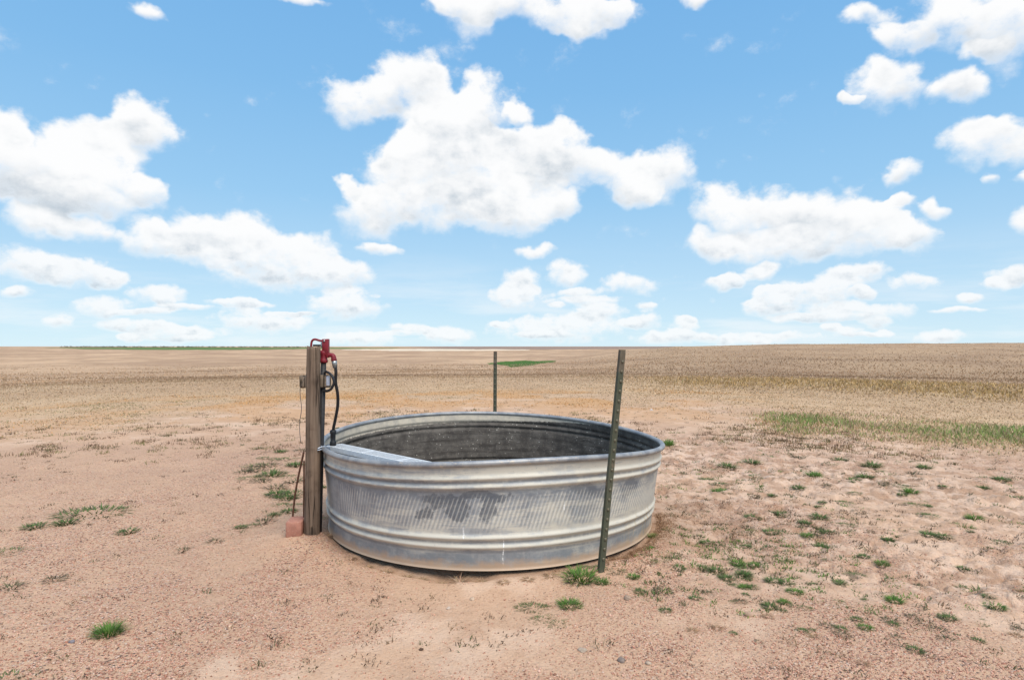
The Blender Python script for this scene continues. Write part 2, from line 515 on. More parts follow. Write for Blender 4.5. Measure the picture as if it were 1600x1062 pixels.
def build_ground():
    r = [0.3, 0.6, 0.9, 1.2, 1.5]
    while r[-1] < 14000:
        q = r[-1]
        r.append(q + min(max(0.011, 0.00085 * q * q), 0.013 * q))
    r = np.array(r)
    a = np.concatenate([np.arange(-56, 56.01, 0.135), np.arange(58, 303, 2.5)])
    nr, na = len(r), len(a)
    A = np.radians(a)
    X = (r[:, None] * np.sin(A)[None]).ravel(); Y = (r[:, None] * np.cos(A)[None]).ravel()
    Z = height(X, Y)
    i = np.arange(nr - 1)[:, None] * na; j = np.arange(na)[None]; j2 = (j + 1) % na
    F = np.stack([i + j, i + na + j, i + na + j2, i + j2], -1).reshape(-1, 4)
    V = np.stack([X, Y, Z], 1)
    nc = len(V)
    V = np.vstack([V, [[0, 0, float(Z[:na].mean())]]])
    me = np_mesh("ground", V, F[:, ::-1])
    X = V[:, 0]; Y = V[:, 1]
    d = np.hypot(X, Y)
    add_attr(me, 'cover', cover_mask(X, Y))
    add_attr(me, 'lush', lush_mask(X, Y))
    add_attr(me, 'rust', rust_mask(X, Y))
    add_attr(me, 'trample', trample(X, Y))
    add_attr(me, 'gravel', gravel_mask(X, Y) * (1 - sstep(d, 7, 11)))
    dx = X - TANK[0]; dy = Y - TANK[1]
    rr = np.hypot(dx, dy)
    damp_and_ring = np.exp(-((X - 1.25) / 0.55) ** 2 - ((Y - 4.35) / 0.75) ** 2) * (0.7 + 1.4 * fbm(X * 3, Y * 3, 99, 3))
    damp_and_ring = np.maximum(damp_and_ring, 0.8 * np.exp(-((rr - 1.12) / 0.10) ** 2))  # plus a darker ring round the foot of the tank
    add_attr(me, 'damp_and_ring', np.clip(damp_and_ring, 0, 1))
    crop = np.zeros(len(X)); crop[in_poly(X, Y, GREEN_FIELD) & (Y > 0)] = 1
    farg = np.zeros(len(X)); farg[in_poly(X, Y, FAR_GREEN) & (Y > 0)] = 1
    pale = np.zeros(len(X)); pale[in_poly(X, Y, FAR_PALE) & (Y > 0)] = 1
    sl = X / np.maximum(Y, 1.0)
    haze = np.where(Y > 0, sstep(Y, 1150, 1350) * sstep(sl, -0.20, -0.10) * (1 - sstep(sl, 0.33, 0.42)) * (0.75 + 1.2 * fbm(X / 700, Y / 300, 103, 3)), 0)  # far ridge: its hazy tone is put into the ground colour
    add_attr(me, 'ridge_haze', np.clip(haze, 0, 1) * (pale < 0.5))
    hill = np.where(Y > 0, sstep(sl, 0.06, 0.30) * sstep(d + 14 * fbm(X / 12, Y / 12, 105, 3), 27, 62), 0)
    gold = np.where(Y > 0, sstep(sl, 0.12, 0.34) * np.exp(-((d - 27 + 16 * fbm(X / 9, Y / 9, 107, 3)) / 8.0) ** 2), 0)
    add_attr(me, 'hill', hill); add_attr(me, 'gold', gold)
    add_attr(me, 'crop', crop); add_attr(me, 'far_crop', farg); add_attr(me, 'pale', pale)

    m, g, b = mat_new("prairie_ground")
    p = g.pos()
    sc = N(g.nt, 'ShaderNodeSeparateXYZ'); g.link(p, sc.inputs[0])
    dist = g.vec('LENGTH', p)
    # bare dirt
    n1 = g.noise(p, 0.9, 5, 0.6)
    n2 = g.noise(p, 7.0, 5, 0.65)
    n3 = g.noise(p, 60.0, 4, 0.7)
    dirt = g.mix(g.smooth(n1, 0.35, 0.65), (0.61, 0.385, 0.245), (0.535, 0.335, 0.215))
    dirt = g.mix(g.math('MULTIPLY', g.smooth(n2, 0.45, 0.75), 0.5), dirt, (0.46, 0.265, 0.165))
    dirt = g.mix(g.smooth(n3, 0.54, 0.72, 0.0, 0.75), dirt, (0.27, 0.15, 0.09))
    dirt = g.mix(g.smooth(n3, 0.50, 0.25, 0.0, 0.5), dirt, (0.66, 0.45, 0.31))
    n2b = g.noise(p, 5.0, 7, 0.68)
    churn = g.mix(g.smooth(n2b, 0.43, 0.58), (0.74, 0.53, 0.39), (0.37, 0.22, 0.14))  # light and shade of the hoof prints put into the colour
    churn = g.mix(g.smooth(n2, 0.52, 0.66, 0, 0.7), churn, (0.33, 0.19, 0.12))
    dirt = g.mix(g.math('MULTIPLY', g.attr('trample'), 0.8), dirt, churn)
    sand = g.math('MULTIPLY', g.smooth(g.noise(p, 1.5, 5, 0.6), 0.48, 0.60), g.smooth(g.attr('gravel'), 0.55, 0.15))
    dirt = g.mix(g.math('MULTIPLY', sand, g.math('SUBTRACT', 0.65, g.math('MULTIPLY', g.attr('trample'), 0.5))), dirt, (0.70, 0.485, 0.34))
    # gravel grains
    vcol = g.voronoi(p, 95.0, 'Color'); vd = g.voronoi(p, 95.0, 'Distance')
    sv = N(g.nt, 'ShaderNodeSeparateColor'); g.link(vcol, sv.inputs[0])
    grain = g.mix(sv.outputs[0], (0.38, 0.17, 0.105), (0.82, 0.49, 0.35))
    grain = g.mix(g.smooth(sv.outputs[1], 0.86, 0.9), grain, (0.70, 0.52, 0.40))
    grain = g.mix(g.smooth(sv.outputs[1], 0.16, 0.12), grain, (0.16, 0.10, 0.08))
    gm = g.math('MULTIPLY', g.attr('gravel'), g.smooth(sv.outputs[2], 0.25, 0.45))
    gm = g.math('MULTIPLY', gm, g.smooth(vd, 0.62, 0.45))
    dirt = g.mix(gm, dirt, grain)
    dirt = g.mix(g.math('MULTIPLY', g.attr('damp_and_ring'), 0.6), dirt, (0.25, 0.145, 0.09))
    # dry grass
    stretch = N(g.nt, 'ShaderNodeMapping'); stretch.inputs['Scale'].default_value = (1.0, 0.35, 1.0)
    g.link(p, stretch.inputs['Vector'])
    gn = g.noise(stretch.outputs[0], 0.22, 6, 0.65)
    gf = g.noise(p, 9.0, 5, 0.7)
    gm1 = g.noise(p, 1.3, 5, 0.68)
    gl = g.noise(p, 0.012, 6, 0.62)
    gl2 = g.noise(p, 0.055, 5, 0.65)
    dry = g.mix(g.smooth(gn, 0.35, 0.68), (0.62, 0.42, 0.255), (0.52, 0.335, 0.20))
    dry = g.mix(g.smooth(gf, 0.45, 0.75, 0, 0.5), dry, (0.30, 0.185, 0.105))
    dry = g.mix(g.smooth(gm1, 0.48, 0.66, 0, 0.5), dry, (0.42, 0.265, 0.145))
    far_tone = g.mix(g.smooth(gl, 0.40, 0.60), (0.58, 0.38, 0.235), (0.40, 0.25, 0.155))
    far_tone = g.mix(g.smooth(gl2, 0.47, 0.62, 0, 0.75), far_tone, (0.38, 0.24, 0.145))  # darker bands: shade of the folds put into the colour
    far_tone = g.mix(g.smooth(gm1, 0.50, 0.68, 0, 0.35), far_tone, (0.31, 0.20, 0.12))
    far_tone = g.mix(g.smooth(gm1, 0.40, 0.28, 0, 0.4), far_tone, (0.55, 0.40, 0.25))
    dry = g.mix(g.smooth(g.math('ADD', dist, g.math('MULTIPLY', g.math('SUBTRACT', gl2, 0.5), 60.0)), 17.0, 50.0, 0, 0.95), dry, far_tone)
    hill_tone = g.mix(g.smooth(gl2, 0.40, 0.62), (0.47, 0.31, 0.185), (0.375, 0.24, 0.145))
    hill_tone = g.mix(g.smooth(gm1, 0.46, 0.64, 0, 0.55), hill_tone, (0.30, 0.185, 0.11))
    hill_tone = g.mix(g.smooth(g.noise(p, 0.16, 4, 0.75), 0.64, 0.70), hill_tone, (0.66, 0.51, 0.37))
    dry = g.mix(g.math('MULTIPLY', g.attr('hill'), 0.9), dry, hill_tone)
    dry = g.mix(g.math('MULTIPLY', g.attr('gold'), 0.7), dry, g.mix(g.smooth(gm1, 0.4, 0.6), (0.54, 0.36, 0.165), (0.38, 0.245, 0.115)))
    dry = g.mix(g.math('MULTIPLY', g.attr('rust'), 0.7), dry, (0.56, 0.30, 0.12))
    dry = g.mix(g.math('MULTIPLY', g.attr('lush'), 0.7), dry, (0.30, 0.30, 0.11))
    col = g.mix(g.attr('cover'), dirt, dry)
    col = g.mix(g.math('MULTIPLY', g.attr('rust'), 0.4), col, (0.56, 0.30, 0.13))
    col = g.mix(g.attr('crop'), col, (0.062, 0.135, 0.020))
    col = g.mix(g.attr('far_crop'), col, (0.105, 0.165, 0.045))
    col = g.mix(g.attr('pale'), col, (0.72, 0.58, 0.42))
    col = g.mix(g.math('MULTIPLY', g.attr('ridge_haze'), 0.9), col, (0.235, 0.165, 0.14))
    g.link(col, b.inputs['Base Color'])
    b.inputs['Roughness'].default_value = 0.95
    b.inputs['Specular IOR Level'].default_value = 0.15
    hgt = g.math('ADD', g.math('MULTIPLY', n3, 0.8), g.math('MULTIPLY', g.math('SUBTRACT', 1.0, vd), g.math('MULTIPLY', gm, 0.6)))
    hgt = g.math('ADD', hgt, n2)
    hgt = g.math('ADD', hgt, g.math('MULTIPLY', n2b, g.math('MULTIPLY', g.attr('trample'), 3.0)))
    hgt = g.math('ADD', hgt, g.math('MULTIPLY', gm1, g.smooth(dist, 12.0, 40.0, 0.0, 5.0)))
    fade = g.smooth(dist, 6.0, 40.0, 0.012, 0.05)
    bn = N(g.nt, 'ShaderNodeBump'); bn.inputs['Strength'].default_value = 1.0
    g.link(fade, bn.inputs['Distance']); g.link(hgt, bn.inputs['Height'])
    g.link(bn.outputs[0], b.inputs['Normal'])
    o = link("ground", me, m)
    tag(o, kind='structure')
    return o
build_ground()

# ------------------------------------------------------------------ materials for the things
def noise_mat(name, c1, c2, scale=20, rough=0.7, metal=0.0, c3=None, bump=0.3, bdist=0.002, spec=0.4, stretch=None):
    m, g, b = mat_new(name)
    p = g.obj()
    if stretch:
        mp = N(g.nt, 'ShaderNodeMapping'); mp.inputs['Scale'].default_value = stretch
        g.link(p, mp.inputs['Vector']); p = mp.outputs[0]
    n = g.noise(p, scale, 6, 0.65)
    col = g.mix(g.smooth(n, 0.38, 0.62), c1, c2)
    if c3 is not None:
        n2 = g.noise(p, scale * 3.1, 4, 0.7)
        col = g.mix(g.smooth(n2, 0.56, 0.70), col, c3)
    g.link(col, b.inputs['Base Color'])
    b.inputs['Roughness'].default_value = rough
    b.inputs['Metallic'].default_value = metal
    b.inputs['Specular IOR Level'].default_value = spec
    if bump:
        g.link(g.bump(n, bump, bdist), b.inputs['Normal'])
    return m

def wood_mat(name, c1, c2, c3):
    m, g, b = mat_new(name)
    p = g.obj()
    mp = N(g.nt, 'ShaderNodeMapping'); mp.inputs['Scale'].default_value = (75, 75, 2.6)
    g.link(p, mp.inputs['Vector'])
    n = g.noise(mp.outputs[0], 1.0, 6, 0.7)
    n2 = g.noise(p, 9.0, 5, 0.6)
    col = g.mix(g.smooth(n, 0.35, 0.65), c1, c2)
    col = g.mix(g.smooth(n, 0.58, 0.68), col, c3)
    mq = N(g.nt, 'ShaderNodeMapping'); mq.inputs['Scale'].default_value = (26, 26, 0.9)
    g.link(p, mq.inputs['Vector'])
    ck = g.noise(mq.outputs[0], 1.0, 3, 0.5)
    crack = g.math('MULTIPLY', g.smooth(g.math('ABSOLUTE', g.math('SUBTRACT', ck, 0.5)), 0.018, 0.004), 0.85)
    col = g.mix(crack, col, (0.025, 0.017, 0.012))
    col = g.mix(g.smooth(n2, 0.48, 0.72, 0, 0.55), col, c3)
    g.link(col, b.inputs['Base Color'])
    b.inputs['Roughness'].default_value = 0.9
    b.inputs['Specular IOR Level'].default_value = 0.2
    g.link(g.bump(g.math('SUBTRACT', n, g.math('MULTIPLY', crack, 1.5)), 1.0, 0.005), b.inputs['Normal'])
    return m

M_WOOD = wood_mat("weathered_wood", (0.23, 0.163, 0.115), (0.145, 0.099, 0.069), (0.055, 0.036, 0.025))
M_WOOD2 = wood_mat("weathered_block_wood", (0.34, 0.26, 0.19), (0.22, 0.165, 0.115), (0.09, 0.065, 0.045))
M_RED = noise_mat("red_enamel", (0.235, 0.012, 0.024), (0.17, 0.010, 0.018), 40, 0.5, c3=(0.11, 0.03, 0.025), bump=0.25)
M_RUBBER = noise_mat("black_rubber", (0.012, 0.012, 0.014), (0.025, 0.024, 0.026), 30, 0.5, bump=0.1)
M_BLACKPIPE = noise_mat("black_pipe_paint", (0.018, 0.017, 0.018), (0.035, 0.032, 0.032), 30, 0.55, c3=(0.07, 0.05, 0.04), bump=0.2)
M_STEEL = noise_mat("dull_steel", (0.42, 0.43, 0.42), (0.30, 0.31, 0.31), 60, 0.42, metal=0.8, bump=0.15)
M_RUST = noise_mat("rusty_iron", (0.13, 0.055, 0.03), (0.08, 0.035, 0.022), 70, 0.85, c3=(0.20, 0.10, 0.055), bump=0.5)
M_WIRE = noise_mat("weathered_wire", (0.14, 0.11, 0.09), (0.22, 0.19, 0.16), 70, 0.6, metal=0.5, bump=0.1)
M_ZINC_WIRE = noise_mat("galvanised_wire", (0.5, 0.53, 0.58), (0.38, 0.41, 0.46), 70, 0.4, metal=0.7, bump=0.1)
M_BRICK = noise_mat("pink_brick", (0.44, 0.205, 0.145), (0.36, 0.165, 0.118), 25, 0.95, c3=(0.52, 0.33, 0.245), bump=0.5, bdist=0.004, spec=0.2)
M_TPOST = noise_mat("worn_green_post_paint", (0.060, 0.066, 0.040), (0.085, 0.085, 0.055), 14, 0.62, c3=(0.17, 0.13, 0.085), bump=0.3, stretch=(1, 1, 0.35))
M_TPOST_WORN = noise_mat("scraped_post_paint", (0.105, 0.082, 0.055), (0.17, 0.135, 0.095), 18, 0.7, c3=(0.30, 0.25, 0.18), bump=0.3, stretch=(1, 1, 0.3))
M_STUD = noise_mat("worn_post_stud", (0.24, 0.20, 0.14), (0.12, 0.11, 0.07), 60, 0.6, metal=0.3, bump=0.2)
M_GRATE = noise_mat("perforated_zinc_sheet", (0.82, 0.82, 0.81), (0.72, 0.72, 0.72), 30, 0.55, metal=0.0, c3=(0.50, 0.47, 0.43), bump=0.1)
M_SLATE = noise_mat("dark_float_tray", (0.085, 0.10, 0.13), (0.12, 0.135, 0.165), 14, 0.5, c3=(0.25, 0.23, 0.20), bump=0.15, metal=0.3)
M_RIM = noise_mat("rolled_zinc_rim", (0.36, 0.355, 0.35), (0.23, 0.235, 0.25), 11, 0.48, metal=0.30, c3=(0.46, 0.40, 0.33), bump=0.25)

def tank_outer_mat():
    m, g, b = mat_new("galvanised_tank_outside")
    arc = g.attr('arc'); ht = g.attr('ht')
    cb = N(g.nt, 'ShaderNodeCombineXYZ'); g.link(arc, cb.inputs[0]); g.link(ht, cb.inputs[1])
    uv = cb.outputs[0]
    n_big = g.noise(uv, 2.6, 5, 0.6)
    n_mid = g.noise(uv, 11.0, 6, 0.68)
    n_fine = g.noise(uv, 70.0, 5, 0.7)
    sx = N(g.nt, 'ShaderNodeMapping'); sx.inputs['Scale'].default_value = (38, 2.6, 1)
    g.link(uv, sx.inputs['Vector'])
    n_run = g.noise(sx.outputs[0], 1.0, 5, 0.6)          # water runs, tall and thin
    hx = N(g.nt, 'ShaderNodeMapping'); hx.inputs['Scale'].default_value = (3.0, 26, 1)
    g.link(uv, hx.inputs['Vector'])
    n_hor = g.noise(hx.outputs[0], 1.0, 5, 0.65)          # rubbed bands round the tank
    n_warp = g.noise(uv, 7.0, 5, 0.7)
    zinc = g.mix(g.smooth(n_mid, 0.34, 0.66), (0.235, 0.245, 0.260), (0.40, 0.40, 0.39))
    zinc = g.mix(g.smooth(n_run, 0.45, 0.72, 0, 0.6), zinc, (0.46, 0.45, 0.42))
    # cream dust and oxide: on the beads and the top band; creamier towards the right
    bead = g.attr('bead')
    top = g.smooth(ht, 0.50, 0.535)
    mid_low = g.math('MULTIPLY', g.smooth(ht, 0.40, 0.24), g.smooth(ht, 0.10, 0.12))
    dust = g.math('ADD', g.math('ADD', g.math('MULTIPLY', bead, 0.44), 0.10), g.math('MULTIPLY', top, 0.50))
    dust = g.math('ADD', dust, g.math('MULTIPLY', mid_low, 0.30))
    dust = g.math('ADD', dust, g.math('MULTIPLY', g.smooth(n_big, 0.40, 0.62), 0.42))
    dust = g.math('ADD', dust, g.math('MULTIPLY', g.smooth(n_hor, 0.40, 0.62), 0.40))
    dust = g.math('ADD', dust, g.smooth(arc, -1.2, 1.3, -0.22, 0.34))
    dust = g.math('SUBTRACT', dust, g.math('MULTIPLY', g.smooth(n_mid, 0.45, 0.62), 0.20))
    dust = g.math('SUBTRACT', dust, g.math('MULTIPLY', n_fine, 0.25))
    cream = g.mix(n_mid, (0.62, 0.565, 0.465), (0.54, 0.50, 0.42))
    col = g.mix(g.smooth(dust, 0.22, 0.92), zinc, cream)
    # darker blue-grey zone under the upper beads
    under = g.math('MULTIPLY', g.smooth(ht, 0.34, 0.405), g.smooth(ht, 0.435, 0.42))
    col = g.mix(g.math('MULTIPLY', under, g.smooth(n_warp, 0.36, 0.60, 0.15, 0.85)), col, (0.175, 0.19, 0.215))
    foot_band = g.math('MULTIPLY', g.smooth(ht, 0.022, 0.04), g.smooth(ht, 0.098, 0.080))
    col = g.mix(g.math('MULTIPLY', foot_band, g.smooth(n_warp, 0.40, 0.58, 0.25, 0.85)), col, (0.215, 0.235, 0.25))
    # slanting ribs rubbed bright through the middle band
    ph = g.math('MULTIPLY', g.math('SUBTRACT', arc, g.math('MULTIPLY', ht, 0.36)), 2 * math.pi / 0.0245)
    ph = g.math('ADD', ph, g.math('MULTIPLY', g.math('SUBTRACT', n_big, 0.5), 5.0))
    wave = g.math('SINE', ph)
    lowcut = g.math('ADD', ht, g.math('MULTIPLY', g.math('SUBTRACT', n_warp, 0.5), 0.16))
    band = g.math('MULTIPLY', g.smooth(lowcut, 0.205, 0.25), g.smooth(lowcut, 0.42, 0.38))
    patch = g.smooth(g.noise(uv, 3.4, 4, 0.6), 0.30, 0.50, 0.15, 1.0)
    ribs = g.math('MULTIPLY', g.math('MULTIPLY', g.smooth(wave, 0.25, 1.0), band), patch)
    furrow = g.math('MULTIPLY', g.math('MULTIPLY', g.smooth(wave, 0.1, -0.8), band), patch)
    col = g.mix(g.math('MULTIPLY', furrow, 0.45), col, (0.20, 0.22, 0.25))
    # dark rubbed smears near the front
    uvw = g.vec('ADD', uv, g.vec('SCALE', g.vec('SUBTRACT', g.noise(uv, 6.0, 5, 0.7, color=True), (0.5, 0.5, 0.5)), 0.20))
    dark = None
    for ax, hz, wx, wz in ((-0.28, 0.385, 0.10, 0.05), (-0.16, 0.335, 0.085, 0.085), (0.02, 0.345, 0.055, 0.095), (-0.06, 0.405, 0.26, 0.035), (0.62, 0.40, 0.16, 0.04), (0.95, 0.40, 0.10, 0.06), (-0.33, 0.30, 0.05, 0.06)):
        q = g.vec('MULTIPLY_ADD', uvw, (1 / wx, 1 / wz, 0), (-ax / wx, -hz / wz, 0))
        v = g.math('SUBTRACT', 1.0, g.vec('LENGTH', q), clamp=True)
        dark = v if dark is None else g.math('MAXIMUM', dark, v)
    dk = g.smooth(g.math('ADD', dark, g.math('MULTIPLY', g.math('SUBTRACT', n_mid, 0.5), 1.1)), 0.10, 0.36)
    dk = g.math('MULTIPLY', dk, g.math('MULTIPLY', g.smooth(dark, 0.0, 0.15), g.smooth(arc, 0.5, 0.1, 0.45, 0.9)))
    dk = g.math('MULTIPLY', dk, g.smooth(n_fine, 0.30, 0.66, 1.0, 0.7))
    col = g.mix(g.math('MULTIPLY', dk, 0.92), col, (0.085, 0.094, 0.11))
    col = g.mix(g.math('MULTIPLY', ribs, g.math('MULTIPLY', g.smooth(dk, 0.3, 0.9, 0.70, 0.50), g.smooth(n_fine, 0.35, 0.6, 1.0, 0.55))), col, (0.62, 0.595, 0.54))
    # dull blotches
    col = g.mix(g.smooth(n_hor, 0.60, 0.70, 0, 0.5), col, (0.19, 0.21, 0.24))
    # darker in the grooves between and below the beads
    groove = g.attr('groove')
    col = g.mix(g.math('MULTIPLY', groove, g.smooth(n_run, 0.25, 0.6, 0.35, 0.75)), col, (0.15, 0.155, 0.165))
    # white splashes
    spl = None
    for ax, z0, z1, w in ((-0.115, 0.17, 0.25, 0.006), (0.105, 0.0, 0.19, 0.004), (0.46, 0.30, 0.36, 0.005), (0.50, 0.26, 0.29, 0.005), (0.80, 0.33, 0.39, 0.005)):
        a = g.smooth(g.math('ABSOLUTE', g.math('SUBTRACT', g.math('ADD', arc, g.math('MULTIPLY', g.math('SUBTRACT', n_mid, 0.5), 0.020)), ax)), w, w * 0.3)
        v = g.math('MULTIPLY', a, g.math('MULTIPLY', g.smooth(ht, z0, z0 + 0.01), g.smooth(ht, z1, z1 - 0.04)))
        v = g.math('MULTIPLY', v, g.smooth(n_fine, 0.40, 0.56))
        spl = v if spl is None else g.math('MAXIMUM', spl, v)
    col = g.mix(spl, col, (0.86, 0.85, 0.82))
    lip = g.smooth(ht, 0.560, 0.578)
    col = g.mix(g.math('MULTIPLY', lip, g.smooth(n_run, 0.2, 0.6, 0.35, 0.75)), col, (0.20, 0.185, 0.17))
    speck = g.math('MULTIPLY', g.smooth(n_fine, 0.60, 0.72), g.smooth(n_warp, 0.40, 0.60, 0.2, 0.8))
    col = g.mix(speck, col, (0.16, 0.165, 0.17))
    # dirt splashed on the foot
    foot = g.smooth(g.math('ADD', ht, g.math('MULTIPLY', g.math('SUBTRACT', n_mid, 0.5), 0.11)), 0.066, 0.014)
    col = g.mix(g.math('MULTIPLY', foot, 0.9), col, (0.50, 0.345, 0.225))
    ochre = g.math('MULTIPLY', g.smooth(arc, 0.7, 1.3), g.math('MULTIPLY', g.smooth(n_run, 0.45, 0.65), g.smooth(ht, 0.30, 0.12)))
    col = g.mix(g.math('MULTIPLY', ochre, 0.6), col, (0.46, 0.34, 0.17))
    g.link(col, b.inputs['Base Color'])
    g.link(g.smooth(dust, 0.2, 0.9, 0.22, 0.0), b.inputs['Metallic'])
    g.link(g.smooth(n_mid, 0.3, 0.7, 0.50, 0.68), b.inputs['Roughness'])
    hh = g.math('ADD', g.math('MULTIPLY', g.math('MULTIPLY', wave, band), 0.6), g.math('MULTIPLY', n_big, 3.0))
    hh = g.math('ADD', hh, g.math('MULTIPLY', n_fine, 0.25))
    g.link(g.bump(hh, 0.45, 0.004), b.inputs['Normal'])
    return m

def tank_inner_mat():
    m, g, b = mat_new("stained_tank_inside")
    arc = g.attr('arc'); ht = g.attr('ht')
    cb = N(g.nt, 'ShaderNodeCombineXYZ'); g.link(arc, cb.inputs[0]); g.link(ht, cb.inputs[1])
    uv = cb.outputs[0]
    n_mid = g.noise(uv, 9.0, 6, 0.7)
    n_fine = g.noise(uv, 45.0, 5, 0.75)
    hx = N(g.nt, 'ShaderNodeMapping'); hx.inputs['Scale'].default_value = (2.0, 30, 1)
    g.link(uv, hx.inputs['Vector'])
    n_hor = g.noise(hx.outputs[0], 1.0, 5, 0.65)
    slime = g.mix(g.smooth(n_mid, 0.35, 0.65), (0.070, 0.060, 0.052), (0.145, 0.126, 0.107))
    slime = g.mix(g.smooth(n_hor, 0.46, 0.66, 0, 0.7), slime, (0.038, 0.031, 0.026))
    slime = g.mix(g.smooth(n_fine, 0.56, 0.72, 0, 0.65), slime, (0.29, 0.24, 0.19))
    # chalky patches
    chalk = None
    for ax, hz, wx, wz in ((1.38, 0.24, 0.45, 0.10), (1.86, 0.245, 0.10, 0.05), (2.6, 0.22, 0.5, 0.05)):
        q = g.vec('MULTIPLY_ADD', uv, (1 / wx, 1 / wz, 0), (-ax / wx, -hz / wz, 0))
        v = g.math('SUBTRACT', 1.0, g.vec('LENGTH', q), clamp=True)
        chalk = v if chalk is None else g.math('MAXIMUM', chalk, v)
    ck = g.smooth(g.math('ADD', chalk, g.math('MULTIPLY', g.math('SUBTRACT', n_fine, 0.5), 2.0)), 0.28, 0.62)
    slime = g.mix(g.math('MULTIPLY', ck, g.smooth(chalk, 0.0, 0.15)), slime, (0.55, 0.48, 0.39))
    spk = g.voronoi(uv, 34.0, 'Distance')
    slime = g.mix(g.math('MULTIPLY', g.smooth(spk, 0.17, 0.08), g.smooth(n_mid, 0.42, 0.56)), slime, (0.60, 0.55, 0.48))
    zinc = g.mix(g.smooth(n_mid, 0.4, 0.62), (0.60, 0.52, 0.41), (0.46, 0.405, 0.335))
    line = g.math('SUBTRACT', g.math('ADD', ht, g.math('MULTIPLY', g.math('SUBTRACT', n_fine, 0.5), 0.035)), g.attr('line'))
    col = g.mix(g.smooth(line, -0.004, 0.006), slime, zinc)
    g.link(col, b.inputs['Base Color'])
    b.inputs['Roughness'].default_value = 0.75
    b.inputs['Specular IOR Level'].default_value = 0.25
    g.link(g.bump(n_fine, 0.6, 0.006), b.inputs['Normal'])
    return m

